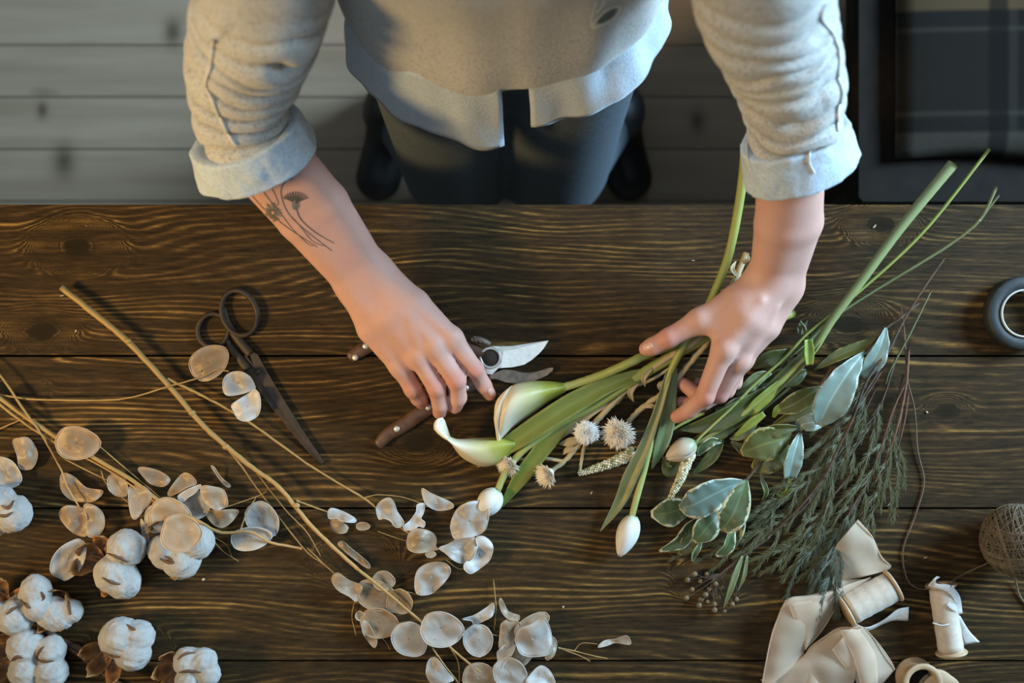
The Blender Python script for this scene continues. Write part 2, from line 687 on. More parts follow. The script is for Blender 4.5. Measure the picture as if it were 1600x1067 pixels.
# ---- worktable
m_table = wood_table()
table = thing('worktable', 'dark stained plank worktable that everything lies on', 'table', (0, 0, 0))
tb = MB()
edge = 0.155
for i in range(5):
    a = edge - 0.1715 * i
    b = a - 0.1715 + (0.0015 if i < 4 else 0)
    tb.box((-1.0, b, TZ - 0.030), (1.0, a - 0.0009, TZ), 0.0008)
tb.box((-0.995, edge - 0.1715 * 5 + .004, TZ - 0.042), (0.995, edge - .004, TZ - 0.0302), 0.0)
tb.build('tabletop', m_table, table, smooth=False)
ap = MB()
x0, x1, ya, yb = -0.90, 0.90, -0.66, 0.075
ap.box((x0, yb - 0.028, TZ - 0.135), (x1, yb, TZ - 0.0425), 0.002)
ap.box((x0, ya, TZ - 0.135), (x1, ya + 0.028, TZ - 0.0425), 0.002)
ap.box((x0, ya + .028, TZ - 0.135), (x0 + 0.028, yb - 0.028, TZ - 0.0425), 0.002)
ap.box((x1 - 0.028, ya + .028, TZ - 0.135), (x1, yb - 0.028, TZ - 0.0425), 0.002)
ap.build('apron', m_table, table, smooth=False)
for lx in (x0 + 0.03, x1 - 0.10):
    for ly in (ya + 0.03, yb - 0.10):
        lg = MB()
        lg.box((lx, ly, 0.0), (lx + 0.07, ly + 0.07, TZ - 0.0425), 0.003)
        lg.build('leg', m_table, table, smooth=False)

# ---- dark bench with the plaid throw, behind the table on the right
m_dark = plain('dark_bench_wood', (0.014, 0.010, 0.007), 0.8, 0.3, 40, Specular_IOR_Level=.15)
bx0, bx1, by0, by1, bz = 0.520, 1.75, 0.190, 0.80, 0.46
bench = thing('bench', 'dark wooden bench under the plaid throw at the upper right', 'bench', (1.15, 0.55, 0))
s_ = MB()
s_.box((bx0 - .048, by0, bz - 0.05), (bx1, by1, bz), 0.006)
s_.build('seat', m_dark, bench, smooth=False)
s_ = MB()
s_.box((bx0 - 0.045, by0 + .02, 0.06), (bx1 - .04, by0 + .045, bz - 0.0505), 0.003)
s_.build('front_panel', m_dark, bench, smooth=False)
for lx in (bx0 - .04, bx1 - .1):
    for ly in (by0 + .05, by1 - .09):
        s_ = MB()
        s_.box((lx, ly, 0), (lx + 0.06, ly + 0.06, bz - 0.0505), 0.003)
        s_.build('leg', m_dark, bench, smooth=False)


def plaid():
    t = NT('plaid_wool')
    tc = t.n('ShaderNodeTexCoord')
    sp = t.n('ShaderNodeSeparateXYZ')
    t.l(tc.outputs['Object'], sp.inputs[0])
    x, y = sp.outputs[0], sp.outputs[1]
    n = t.noise(tc.outputs['Object'], 300, 3)

    def band(c, a, b, soft=0.004):
        u = t.n('ShaderNodeMapRange', interpolation_type='SMOOTHSTEP')
        t.l(c, u.inputs[0])
        u.inputs[1].default_value = a - soft
        u.inputs[2].default_value = a + soft
        w = t.n('ShaderNodeMapRange', interpolation_type='SMOOTHSTEP')
        t.l(c, w.inputs[0])
        w.inputs[1].default_value = b - soft
        w.inputs[2].default_value = b + soft
        return t.math('SUBTRACT', u.outputs[0], w.outputs[0])
    base = t.mix(n, (0.0075, 0.0065, 0.005), (0.0125, 0.011, 0.009))
    col = base

    def px(q):
        return (q - 800) * 1.59 / FPX - 1.15

    def py(q):
        return (533.5 - q) * 1.59 / FPX - 0.55
    for a, b, c, f in [(1385, 1530, (0.013, 0.0125, 0.0105), .8), (1560, 1574, (0.024, 0.024, 0.022), .6), (1650, 1780, (0.013, 0.0125, 0.0105), .8)]:
        col = t.mix(t.math('MULTIPLY', band(x, px(a), px(b)), f), col, c)
    for a, b, c, f in [(25, -70, (0.085, 0.056, 0.028), .8), (58, 51, (0.042, 0.038, 0.029), .55), (187, 180, (0.042, 0.038, 0.029), .55), (250, 212, (0.050, 0.043, 0.033), .75)]:
        col = t.mix(t.math('MULTIPLY', band(y, py(a), py(b)), f), col, c)
    dark = band(x, px(1531), px(1559))
    col = t.mix(t.math('MULTIPLY', dark, .75), col, (0.007, 0.007, 0.0065))
    return t.done(t.bsdf(col, 0.95, t.bump(n, 0.4, 0.001), Specular_IOR_Level=.1))


bl = MB()
rows = []
nx, ny = 44, 40
bw0, bw1 = bx0 + 0.003, bx1 - 0.06
for i in range(nx + 1):
    u = i / nx
    X = bw0 + (bw1 - bw0) * u
    row = []
    for j in range(ny + 1):
        q = j / ny * 0.62                       # length along the cloth
        puff = 0.030 * math.sin(PI * min(1, u * 1.05)) ** 0.6 + 0.004 * noise.noise(Vector((X * 6, q * 7, 0)))
        Y = by1 - 0.03 - q * 0.52 / 0.62
        e = min(1, (Y - 0.25) / .03)
        Z = bz + 0.001 + puff * min(1, q / .08) * max(0, e) ** .5
        Y += 0.004 * math.sin(X * 23) * (j / ny)
        row.append(Vector((X, Y, Z)))
    rows.append(row)
bl.grid([[q + Vector((0, 0, 0.012)) for q in r] for r in rows])
blo = bl.build('plaid_throw', plaid(), solid=0.006)
d_ = Vector((1.15, 0.55, 0)) - blo.location
blo.data.transform(Matrix.Translation((-d_.x, -d_.y, 0)))
blo.location.x, blo.location.y = 1.15, 0.55
tag(blo, 'dark plaid throw with brown and pale stripes draped over the bench', 'blanket')

# ------------------------------------------------------------------ light, camera
W = bpy.data.worlds.new('room_light')
SC.world = W
W.use_nodes = True
W.node_tree.nodes['Background'].inputs[0].default_value = (0.62, 0.78, 1.0, 1)
W.node_tree.nodes['Background'].inputs[1].default_value = 0.16


def area(name, loc, target, size, power, color, sy=None):
    d = bpy.data.lights.new(name, 'AREA')
    d.shape = 'RECTANGLE'
    d.size, d.size_y = size, sy or size
    d.energy = power
    d.color = color
    o = link(bpy.data.objects.new(name, d))
    o.location = loc
    o.rotation_euler = (Vector(target) - Vector(loc)).to_track_quat('-Z', 'Y').to_euler()
    return o


def spot(name, loc, target, angle, blend_, power, color, rad):
    d = bpy.data.lights.new(name, 'SPOT')
    d.spot_size, d.spot_blend = math.radians(angle), blend_
    d.shadow_soft_size = rad
    d.energy = power
    d.color = color
    o = link(bpy.data.objects.new(name, d))
    o.location = loc
    o.rotation_euler = (Vector(target) - Vector(loc)).to_track_quat('-Z', 'Y').to_euler()
    return o


spot('warm_lamp', (-1.30, -0.30, 1.62), (-0.14, 0.13, 0.75), 58, 1.0, 118, (1.0, 0.66, 0.26), 0.13)
wl = area('window_light', (2.25, 0.85, 1.72), (0.35, 0.28, 0.95), 0.95, 72, (0.50, 0.75, 1.0))
wl.data.spread = math.radians(95)
area('ceiling_light', (-0.15, 0.12, 2.62), (-0.05, 0.2, 0.9), 1.2, 13, (0.70, 0.87, 1.0))

cd = bpy.data.cameras.new('camera')
cam = link(bpy.data.objects.new('camera', cd))
cam.location = (0, 0, TZ + CH)
cd.sensor_width = 36.0
cd.lens = 36.0 * FPX / 1600.0
cd.clip_start = 0.05
cd.dof.use_dof = True
cd.dof.focus_distance = CH - 0.03
cd.dof.aperture_fstop = 3.0
SC.camera = cam
SC.view_settings.view_transform = 'Standard'
SC.view_settings.look = 'None'
SC.view_settings.exposure = -0.42
SC.view_settings.gamma = 1.0
SC.view_settings.use_curve_mapping = False
# ================================================================== the person
def Wd(x, y, h):
    return Vector((x, y, TZ + h))


def chain(pts, radii, k=0.004):
    """Blend of cones along photograph points; radii in metres."""
    q = [P(*p) for p in pts]
    return blend([rcone(q[i], q[i + 1], radii[i], radii[i + 1]) for i in range(len(q) - 1)], k)


# ---- hand at the left of the photograph, resting over the shears
Lw_u, Lw_r = (557, 447, .068), (584, 428, .070)
LM = dict(i=(706, 529, .062), m=(678, 541, .064), r=(653, 556, .059), p=(625, 572, .049))
l_palm = blend([
    chain([Lw_u, (584, 512, .056), LM['p']], [.0185, .0180, .0112]),
    chain([Lw_u, (604, 496, .068), LM['r']], [.0170, .0165, .0105]),
    chain([Lw_r, (626, 484, .071), LM['m']], [.0170, .0160, .0112]),
    chain([Lw_r, (648, 474, .069), LM['i']], [.0175, .0155, .0112]),
    chain([Lw_r, (640, 490, .050), (690, 538, .036)], [.0170, .0170, .0125]),
    chain([(600, 500, .050), (650, 535, .048)], [.016, .013]),
], .014)
l_ridge = blend([chain([(606, 462, .080), (680, 536, .0745)], [.0020, .0030]), chain([(640, 494, .082), (658, 550, .069)], [.0020, .0026]),
                 chain([(622, 452, .080), (704, 522, .0735)], [.0020, .0030])], .002)
l_knk = union([lambda p, c=np.array(P(q[0], q[1], q[2] + .0030), dtype=np.float32), r_=r_: np.linalg.norm(p - c, axis=1) - r_
               for q, r_ in [(LM['i'], .0088), (LM['m'], .0092), (LM['r'], .0085), (LM['p'], .0075)]])
L_f = [
    chain([LM['i'], (742, 577, .047), (756, 602, .032), (765, 616, .019)], [.0114, .0094, .0086, .0074], .003),
    chain([LM['m'], (713, 594, .054), (716, 621, .036), (711, 635, .021)], [.0118, .0102, .0094, .0084], .003),
    chain([LM['r'], (682, 606, .050), (688, 631, .033), (687, 644, .020)], [.0112, .0100, .0092, .0082], .003),
    chain([LM['p'], (645, 608, .041), (654, 622, .028), (659, 629, .018)], [.0106, .0096, .0088, .0078], .003),
    chain([(690, 538, .036), (712, 560, .027), (722, 578, .020)], [.0120, .0100, .0085], .003),
]
l_bump = union([lambda p, c=np.array(P(*q), dtype=np.float32), r_=r_: np.linalg.norm(p - c, axis=1) - r_
                for q, r_ in [((743, 578, .0490), .0086), ((714, 594, .0565), .0090), ((683, 606, .0525), .0088), ((646, 608, .0435), .0084)]])
l_hand = lambda p: smin(smin(smin(smin(l_palm(p), l_ridge(p), .009), l_knk(p), .008), union(L_f)(p), .0075), l_bump(p), .004)

# ---- hand at the right of the photograph, closed round the stems
RM = dict(i=(1130, 546, .088), m=(1152, 562, .070), r=(1158, 562, .050), p=(1156, 552, .034))
Rw_a, Rw_b = (1199, 440, .086), (1223, 447, .066)
r_palm = blend([
    chain([Rw_a, (1164, 495, .094), RM['i']], [.0190, .0160, .0105]),
    chain([Rw_a, (1178, 505, .080), RM['m']], [.0180, .0160, .0110]),
    chain([Rw_b, (1196, 510, .062), RM['r']], [.0180, .0155, .0108]),
    chain([Rw_b, (1192, 505, .044), RM['p']], [.0180, .0150, .0100]),
    chain([Rw_a, (1152, 472, .082), (1094, 501, .080)], [.0185, .0185, .0122]),
    chain([(1160, 478, .085), (1120, 515, .086)], [.0150, .0085]),
], .014)
r_ridge = blend([chain([(1190, 470, .108), (1135, 540, .0960)], [.0020, .0028]), chain([(1212, 480, .094), (1160, 556, .078)], [.0020, .0028])], .002)
r_knk = union([lambda p, c=np.array(P(*q), dtype=np.float32), r_=r_: np.linalg.norm(p - c, axis=1) - r_
               for q, r_ in [((1133, 545, .0925), .0085), ((1157, 563, .0735), .0088), ((1164, 564, .052), .008)]])
R_f = [
    chain([RM['i'], (1101, 619, .066), (1077, 641, .050), (1058, 651, .038)], [.0120, .0102, .0090, .0076], .003),
    chain([RM['m'], (1124, 616, .050), (1092, 618, .036), (1068, 600, .030)], [.0116, .0100, .0088, .0076], .003),
    chain([RM['r'], (1136, 610, .034), (1100, 630, .026), (1064, 628, .022)], [.0105, .0086, .0078, .0066], .003),
    chain([RM['p'], (1148, 598, .022), (1118, 606, .015), (1092, 598, .0135)], [.0095, .0080, .0072, .0062], .003),
]
r_thumb = chain([(1094, 501, .080), (1045, 528, .074), (1020, 541, .067), (1009, 545, .063)], [.0128, .0104, .0094, .0078], .004)
r_bump = union([lambda p, c=np.array(P(*q), dtype=np.float32), r_=r_: np.linalg.norm(p - c, axis=1) - r_
                for q, r_ in [((1103, 620, .069), .0080), ((1047, 527, .0775), .0088), ((1094, 500, .084), .0112)]])
r_hand = lambda p: smin(smin(smin(smin(smin(r_palm(p), r_ridge(p), .009), r_knk(p), .008), union(R_f)(p), .0075), r_thumb(p), .009), r_bump(p), .004)

# ---- arms and trunk
l_arm = blend([chain([Lw_u, (470, 342, .116), (388, 247, .166)], [.0185, .0240, .0262]),
               chain([Lw_r, (508, 318, .121), (424, 218, .176)], [.0185, .0240, .0245]),
               chain([(403, 226, .174), (376, 160, .222)], [.0285, .030])], .02)
r_arm = blend([chain([Rw_a, (1216, 350, .138), (1228, 245, .190)], [.0190, .0235, .0255]),
               chain([Rw_b, (1245, 345, .128), (1245, 245, .186)], [.0190, .0260, .0265]),
               chain([(1238, 240, .188), (1240, 160, .232)], [.030, .031])], .02)
up_l = rcone(P(376, 160, .222), Wd(-.160, .362, .465), .030, .038)
up_r = rcone(P(1240, 160, .232), Wd(.152, .372, .465), .031, .038)
trunk = blend([rcone(Wd(-.062, .330, .12), Wd(-.050, .345, .25), .080, .070), rcone(Wd(.050, .340, .12), Wd(.040, .350, .25), .080, .070),
               rcone(Wd(-.050, .345, .25), Wd(-.070, .350, .39), .070, .078), rcone(Wd(.040, .350, .25), Wd(.062, .360, .39), .070, .078),
               rcone(Wd(-.160, .362, .465), Wd(.152, .372, .465), .036, .036),
               rcone(Wd(-.004, .368, .47), Wd(-.004, .348, .585), .055, .050),
               ellip(Wd(-.004, .322, .665), (.074, .092, .108)), ellip(Wd(-.004, .278, .615), (.050, .052, .050)),
               rcone(Wd(-.004, .232, .662), Wd(-.004, .220, .632), .008, .013)], .035)
brow = union([rcone(Wd(-.034, .238, .690), Wd(-.014, .232, .688), .006, .006), rcone(Wd(.026, .238, .690), Wd(.006, .232, .688), .006, .006),
              rcone(Wd(-.022, .2305, .602), Wd(.014, .2305, .602), .0065, .0065),
              ellip(Wd(-.080, .335, .655), (.010, .020, .030)), ellip(Wd(.072, .335, .655), (.010, .020, .030))])
arms_l = lambda p: smin(l_hand(p), l_arm(p), .012)
arms_r = lambda p: smin(r_hand(p), r_arm(p), .012)
core_f = lambda p: smin(smin(trunk(p), brow(p), .010), union([up_l, up_r])(p), .03)


def body(p):
    """Distance to the whole body; the hands are evaluated only nearby."""
    d = smin(core_f(p), smin(l_arm(p), r_arm(p), .001), .02)
    for lo, hi, f in ((np.array(P(520, 690, 0)), np.array(P(800, 380, .15)), arms_l), (np.array(P(985, 690, 0)), np.array(P(1275, 380, .15)), arms_r)):
        m = np.all((p > lo - .03) & (p < hi + .03), axis=1)
        if m.any():
            d[m] = np.minimum(d[m], f(p[m]))
    return d


def coarse_ok(p):
    return body(p)


V, Fq = surface_net(body, (-.335, -.118, TZ), (.345, .470, TZ + .80), .0021)
V = relax(V, Fq, 2, .5)
red_pts = [((765, 612, .02), .016), ((711, 634, .02), .018), ((687, 645, .02), .016), ((660, 628, .02), .015), ((745, 578, .055), .012), ((714, 594, .06), .014),
           ((683, 606, .056), .014), ((647, 606, .045), .014), 
           ((1060, 650, .04), .018), ((1101, 620, .07), .015), ((1045, 527, .08), .014), ((1012, 545, .065), .016), 
           ((1124, 622, .055), .015), ((1068, 600, .03), .02), ((1064, 628, .02), .02)]
g = np.zeros(len(V))
for q, r_ in red_pts:
    c = np.array(P(*q))
    g = np.maximum(g, np.exp(-((V - c) ** 2).sum(1) / (r_ * r_)))


def skin():
    t = NT('skin')
    v = t.coord()
    n = t.noise(v, 45, 4, 0.6)
    n2 = t.noise(v, 400, 3, 0.6)
    f = t.math('ADD', t.math('MULTIPLY', t.attr('g'), 0.75), t.math('MULTIPLY', t.math('SUBTRACT', n, 0.45), 0.7), clamp=True)
    colr = t.mix(f, (0.57, 0.330, 0.260), (0.52, 0.210, 0.160))
    colr = t.mix(t.math('MULTIPLY', t.ramp(n2, [(0.30, (1, 1, 1)), (0.42, (0, 0, 0))]), 0.22), colr, (0.40, 0.18, 0.11))
    vo = t.n('ShaderNodeTexVoronoi', feature='DISTANCE_TO_EDGE')
    t.l(v, vo.inputs['Vector'])
    vo.inputs['Scale'].default_value = 620
    hgt = t.math('ADD', t.math('MULTIPLY', vo.outputs['Distance'], 0.8), n2)
    return t.done(t.bsdf(colr, 0.55, t.bump(hgt, 0.20, 0.0007), Subsurface_Weight=0.15, Subsurface_Radius=(0.010, 0.004, 0.002), Subsurface_Scale=0.6, Specular_IOR_Level=0.25))


m_skin = skin()
person = np_obj('person', V, Fq, m_skin, None, g, (0, .33, 0))
tag(person, 'person in a grey sweater over a rolled shirt sorting flowers at the table', 'person')
bvh = BVHTree.FromPolygons([Vector(x) for x in V.tolist()], Fq.tolist())
EYE = Vector((0, 0, TZ + CH))


def cast(tree, px, py, off=0.0004):
    d = (P(px, py, 0) - EYE).normalized()
    loc, nor, _, _ = tree.ray_cast(EYE, d)
    if loc is None:
        return None
    if nor.dot(d) > 0:
        nor = -nor
    return loc + nor * off


def stroke(mb, tree, pts, w0, w1, off=0.0003, n=5, g=0.0):
    """Inked line: a thin ribbon laid on a surface along photograph points."""
    q = [Vector((a[0], a[1], 0)) for a in spline([(p[0], p[1]) for p in pts], n)]
    rows = []
    for i, a in enumerate(q):
        t = (q[min(i + 1, len(q) - 1)] - q[max(i - 1, 0)]).normalized()
        s = Vector((-t.y, t.x, 0)) * (w0 + (w1 - w0) * i / (len(q) - 1)) * 0.5
        c = [cast(tree, a.x + s.x, a.y + s.y, off), cast(tree, a.x - s.x, a.y - s.y, off)]
        if None in c:
            if len(rows) > 1:
                break
            continue
        rows.append(c)
    if len(rows) > 1:
        mb.grid(rows, g=[[g, g]] * len(rows))


def patch(mb, tree, cx, cy, rx, ry, ang, off=0.0004, dome=0.0006, nr=5, ns=18, sq=1.0):
    """Small convex plate following a surface (finger nails)."""
    ca, sa = math.cos(ang), math.sin(ang)
    rows = []
    for i in range(nr + 1):
        k = i / nr
        row = []
        for j in range(ns):
            a = 2 * PI * j / ns
            ux, uy = math.copysign(abs(math.cos(a)) ** sq, math.cos(a)) * rx * max(k, .02), math.copysign(abs(math.sin(a)) ** sq, math.sin(a)) * ry * max(k, .02)
            c = cast(tree, cx + ux * ca - uy * sa, cy + ux * sa + uy * ca, off + dome * (1 - k ** 4))
            if c is None:
                return
            row.append(c)
        rows.append(row)
    mb.grid(rows, closed_v=True)


m_ink = plain('tattoo_ink', (0.105, 0.085, 0.065), 0.55, 0.3, 300, 0)
m_ink2 = plain('tattoo_shading', (0.20, 0.175, 0.15), 0.55, 0.35, 200, 0)
ink, ink2 = MB(), MB()
for pts, a, b in [([(447, 280), (439, 300), (450, 332), (478, 360), (519, 392)], 1.6, 1.0), ([(462, 322), (470, 342), (492, 362), (522, 380)], 2.2, 1.0),
                  ([(426, 336), (445, 352), (468, 368), (496, 386)], 1.6, .8), ([(404, 288), (418, 308), (440, 334)], 1.6, 1.0), ([(418, 282), (428, 300), (436, 318)], 1.4, 1.0),
                  ([(455, 338), (468, 352), (488, 376), (506, 384)], 1.2, .8), ([(386, 294), (398, 310), (412, 326)], 1.2, 1.0), ([(440, 335), (456, 356), (480, 380), (490, 384)], 1.2, .7)]:
    stroke(ink, bvh, pts, a, b)
for k in range(11):                                    # fan shaped flower head
    a = -PI * (0.12 + 0.76 * k / 10)
    x1, y1 = 462 + 21 * math.cos(a), 314 + 15 * math.sin(a)
    stroke(ink, bvh, [(462, 318), (462 + 11 * math.cos(a), 315 + 8 * math.sin(a)), (x1, y1)], 1.2, 2.4, n=3)
for cx, cy, rx, ry, k in [(444, 272, 21, 15, 26), (426, 332, 17, 18, 26)]:
    for i in range(k):
        a = 2 * PI * i / k + R.uniform(-.1, .1)
        r1 = R.uniform(.65, 1.0)
        (stroke)(ink2 if i % 2 else ink, bvh, [(cx + .15 * rx * math.cos(a), cy + .15 * ry * math.sin(a)), (cx + rx * r1 * math.cos(a), cy + ry * r1 * math.sin(a))], 3.2 if i % 2 else 1.4, 2.2 if i % 2 else 1.0, .00025 if i % 2 else .00035, n=4)
patch(ink2, bvh, 462, 320, 6, 8, 0, .0003, 0)
tat = ink.build('tattoo', m_ink, person)
tat['label'] = 'fine-line wildflower tattoo on the forearm'
ink2.build('tattoo_shading', m_ink2, tat)['kind'] = 'stuff'
m_nail = plain('fingernail', (0.66, 0.42, 0.34), 0.28, 0.08, 60, 0)
for cx, cy, rx, ry, a in [(767.5, 612.5, 6.5, 5.0, 1.15), (1012.5, 541.5, 8.5, 5.5, -.40)]:
    nb = MB()
    patch(nb, bvh, cx, cy, rx, ry, a, .0003, .0005, sq=.75)
    if nb.v:
        nb.build('fingernail', m_nail, person)
# face and hair (above the photograph's top edge)
m_hair = plain('brown_hair', (0.10, 0.055, 0.03), 0.45, 0.4, 90)
hb = MB()
hb.ell(Wd(-.004, .338, .690), (.087, .098, .112), seg=40, ring=24, fn=lambda u: (1.0 if (u.y > -.45 or u.z > .45) else .80) * (1 + .02 * math.sin(40 * math.atan2(u.x, u.y))))
hb.ell(Wd(-.004, .425, .70), (.045, .04, .045), seg=24, ring=14)
hb.build('hair', m_hair, person)
m_eye = plain('eye_white', (.7, .68, .64), .2, .02)
m_iris = plain('eye_iris', (.06, .05, .04), .2, .1)
for sx in (-.028, .020):
    eb = MB()
    eb.ell(Wd(sx, .2395, .672), (.0125, .008, .0075))
    e = eb.build('eye', m_eye, person)
    eb = MB()
    eb.ell(Wd(sx, .2330, .670), (.005, .003, .005))
    eb.build('iris', m_iris, e)

# ---- clothes
def knit(name, c, speck, ribs=True):
    t = NT(name)
    v = t.coord()
    n = t.noise(v, 330, 4, 0.7)
    n2 = t.noise(t.coord(scale=(900, 900, 120)), 1.0, 2, 0.6)
    n3 = t.noise(v, 14, 3)
    colr = t.ramp(n, [(0.32, speck), (0.47, c), (0.72, tuple(min(1, x * 1.22) for x in c))])
    colr = t.mix(t.math('MULTIPLY', n2, 0.35), colr, tuple(x * .62 for x in c))
    colr = t.mix(t.math('MULTIPLY', n3, 0.25), colr, tuple(x * .8 for x in c))
    return t.done(t.bsdf(colr, 0.92, t.bump(t.math('ADD', n, t.math('MULTIPLY', n2, .6)), 0.55, 0.0012), Sheen_Weight=0.25, Sheen_Roughness=0.5))


m_knit = knit('heather_knit', (0.50, 0.49, 0.45), (0.19, 0.17, 0.145))
m_shirt = knit('chambray_shirt', (0.50, 0.585, 0.65), (0.34, 0.42, 0.49))
m_seam = plain('pale_stitching', (0.62, 0.60, 0.55), .9, .2, 400)
ROT = 0.13


def ring_pt(th, h, cx, cy, a, b):
    """th = 0 in front, positive towards the left of the photograph."""
    x, y = -a * math.sin(th), -b * math.cos(th)
    c, s = math.cos(ROT), math.sin(ROT)
    return Wd(cx + x * c - y * s, cy + x * s + y * c, h)


prof = [(.170, .138, .070, .330), (.160, .146, .076, .330), (.162, .151, .083, .331), (.175, .154, .092, .334), (.200, .156, .099, .338), (.235, .156, .098, .341), (.28, .155, .094, .346), (.34, .154, .091, .350),
        (.41, .158, .092, .352), (.460, .160, .082, .358), (.502, .138, .070, .364), (.524, .085, .062, .367), (.542, .064, .060, .364)]
pr = spline(prof, 7)
sw = MB()
rows = []
for h, a, b, cy in pr:
    row = []
    for k in range(140):
        th = 2 * PI * k / 140
        p = ring_pt(th, h, -.006, cy, a, b)
        f = noise.noise(Vector((math.sin(th) * 3.2, math.cos(th) * 3.2, h * 4))) * .006 + .004 * math.sin(th * 7 + h * 22) * max(0, math.exp(-((h - .2) / .09) ** 2)) * noise.noise(Vector((th, h * 7, 2)))
        d = Vector((p.x + .006, p.y - cy, 0)).normalized()
        lift = .020 * max(0, -math.sin(th)) ** 2 * max(0, 1 - abs(h - .15) / .1) + .008 * math.cos(th * 2) * max(0, 1 - abs(h - .15) / .06)
        row.append(p + d * f + Vector((0, 0, lift)))
    rows.append(row)
sw.grid(rows, closed_v=True)


def sleeve_rows(ctrl, nang=96, n=26, th0=0.0, amp=.0085, folds=38, tilt=1.1, seed=0.0, hflat=1.0, s0=0.0):
    """Rings along a sleeve; folds are deepest around angle th0."""
    q = spline(ctrl, n)
    pts = [P(*a[:3]) for a in q]
    rad = [a[3] for a in q]
    m = len(pts) - 1
    rows, frames = [], []
    acc = 0
    for i, p in enumerate(pts):
        t = (pts[min(i + 1, m)] - pts[max(i - 1, 0)]).normalized()
        acc += (p - pts[i - 1]).length if i else 0
        N = (Vector((0, 0, 1)) - t * t.z).normalized()
        B = t.cross(N)
        row = []
        for k in range(nang):
            th = 2 * PI * k / nang
            w = 0.30 + 0.70 * (0.5 + 0.5 * math.cos(th - th0)) ** 1.2
            ns = noise.noise(Vector((acc * 16 + seed, math.sin(th - th0) * .9, math.cos(th) * .9))) * 1.5
            ph = acc * folds * 6.3 + tilt * math.sin(th - th0 + .4) + ns * 2.6
            sharp = (1 - abs(math.sin(ph * .5))) ** 2.2
            act = max(0, min(1, (acc - s0) / .06)) * (.45 + .75 * abs(noise.noise(Vector((acc * 9 + seed, math.cos(th - th0) * .8, 5.5)))) * 1.6)
            d = -amp * 2.3 * w * sharp * act + amp * .7 * w * act + .0035 * noise.noise(Vector((acc * 28, th * 1.1, seed)))
            rr = rad[i] + d
            dr = N * math.cos(th) * hflat + B * math.sin(th)
            row.append(p + dr * rr)
        rows.append(row)
        frames.append((p, t, N, B, rad[i]))
    return rows, frames


# left of the photograph
sl, frl = sleeve_rows([(497, -272, .492, .052), (443, -248, .468, .060), (425, -120, .42, .058), (411, 0, .352, .0525), (394, 58, .292, .0545), (376, 122, .243, .0475), (376, 180, .207, .0425), (398, 234, .178, .0405), (406, 250, .171, .0395)],
                      th0=-1.35, seed=2.3, s0=.15)
sw.grid(sl, closed_v=True)
sr, frr = sleeve_rows([(1098, -288, .492, .052), (1160, -262, .468, .060), (1184, -120, .42, .058), (1194, 0, .352, .0545), (1213, 60, .30, .0515), (1233, 118, .262, .0470), (1242, 165, .230, .0435), (1243, 212, .206, .0405), (1244, 236, .196, .0390)],
                      th0=.9, seed=8.1, s0=.13)
sw.grid(sr, closed_v=True)
sweater = sw.build('sweater', m_knit, person)
swt = BVHTree.FromPolygons([Vector(v) for v in sw.v], sw.f)
for pts in ([(334, 60), (330, 100), (322, 132), (333, 158), (345, 185), (358, 212), (368, 226)], [(1290, 8), (1283, 28), (1300, 52), (1311, 85), (1309, 120), (1315, 145), (1309, 175), (1308, 205)]):
    q = [cast(swt, a[0], a[1], .0008) for a in spline(pts, 14)]
    q = [a for a in q if a is not None]
    if len(q) > 2:
        sm = MB()
        sm.tube(q, .0015, 6)
        sm.build('seam', m_seam, sweater)
em = MB()
for pts in ([(924, 42), (930, 30), (946, 14), (962, 8), (967, 12), (958, 26), (940, 36), (924, 42)], [(923, 40), (924, 20), (931, 0)], [(931, 18), (940, 6), (944, -4)]):
    stroke(em, swt, pts, 3.6, 3.2, .0016)
m_pew = plain('pewter_print', (0.80, 0.81, 0.79), .35, .05, 200)
emb = em.build('leaf_emblem', m_pew, sweater)
emb['label'] = 'outlined silver leaf emblem'
e2 = MB()
patch(e2, swt, 947, 23, 19, 8, -.62, .0006, .0003)
if e2.v:
    e2.build('emblem_fill', plain('slate_print', (.12, .15, .15), .5, .1, 200), emb)


def cuff(ctrl, th_open, seed, flare=.006, fl=.86):
    """Turned-back shirt cuff: outer wall, rolled rims and inner wall in one mesh."""
    mb = MB()
    q = spline(ctrl, 8)
    pts = [P(*a[:3]) for a in q]
    rad = [a[3] for a in q]
    m = len(pts) - 1
    ax = (pts[-1] - pts[0]).normalized()
    N = (Vector((0, 0, 1)) - ax * ax.z).normalized()
    B = ax.cross(N)
    prof_ = [(i / m, 0.0) for i in range(m + 1)]
    prof_ += [(1.03, -.0012), (1.04, -.003), (1.02, -.0048)] + [(1 - i / 6 * .96, -.0056 - .0125 * i / 6) for i in range(1, 7)]
    prof_ += [(-.03, -.008), (-.05, -.003), (-.03, -.0008)]
    rows = []
    for u, dr in prof_:
        f = max(0, min(m, u * m))
        i = min(int(f), m - 1)
        c = pts[i].lerp(pts[i + 1], f - i) + ax * ((u - max(0, min(1, u))) * (pts[-1] - pts[0]).length)
        r0 = rad[i] + (rad[i + 1] - rad[i]) * (f - i)
        row = []
        for k in range(110):
            th = 2 * PI * k / 110
            wr = .0026 * noise.noise(Vector((math.sin(th) * 2.6 + seed, math.cos(th) * 2.6, u * 1.2))) + .0016 * math.sin(th * 9 + u * 5 + seed) * noise.noise(Vector((th, u, seed)))
            wr += .0012 * noise.noise(Vector((math.sin(th) * 9 + seed, math.cos(th) * 9, u * 3)))
            bulge = flare * math.exp(-((math.atan2(math.sin(th - th_open), math.cos(th - th_open))) / .55) ** 2) * (0.4 + .8 * u)
            r = r0 + dr + wr * (1.0 if dr > -.004 else .6) + bulge
            axw = .004 * noise.noise(Vector((math.sin(th) * 1.6, math.cos(th) * 1.6, seed + 4)))
            row.append(c + (N * math.cos(th) * fl + B * math.sin(th)) * r + ax * axw)
        rows.append(row)
    mb.grid(rows, closed_u=True, closed_v=True)
    return mb, rows


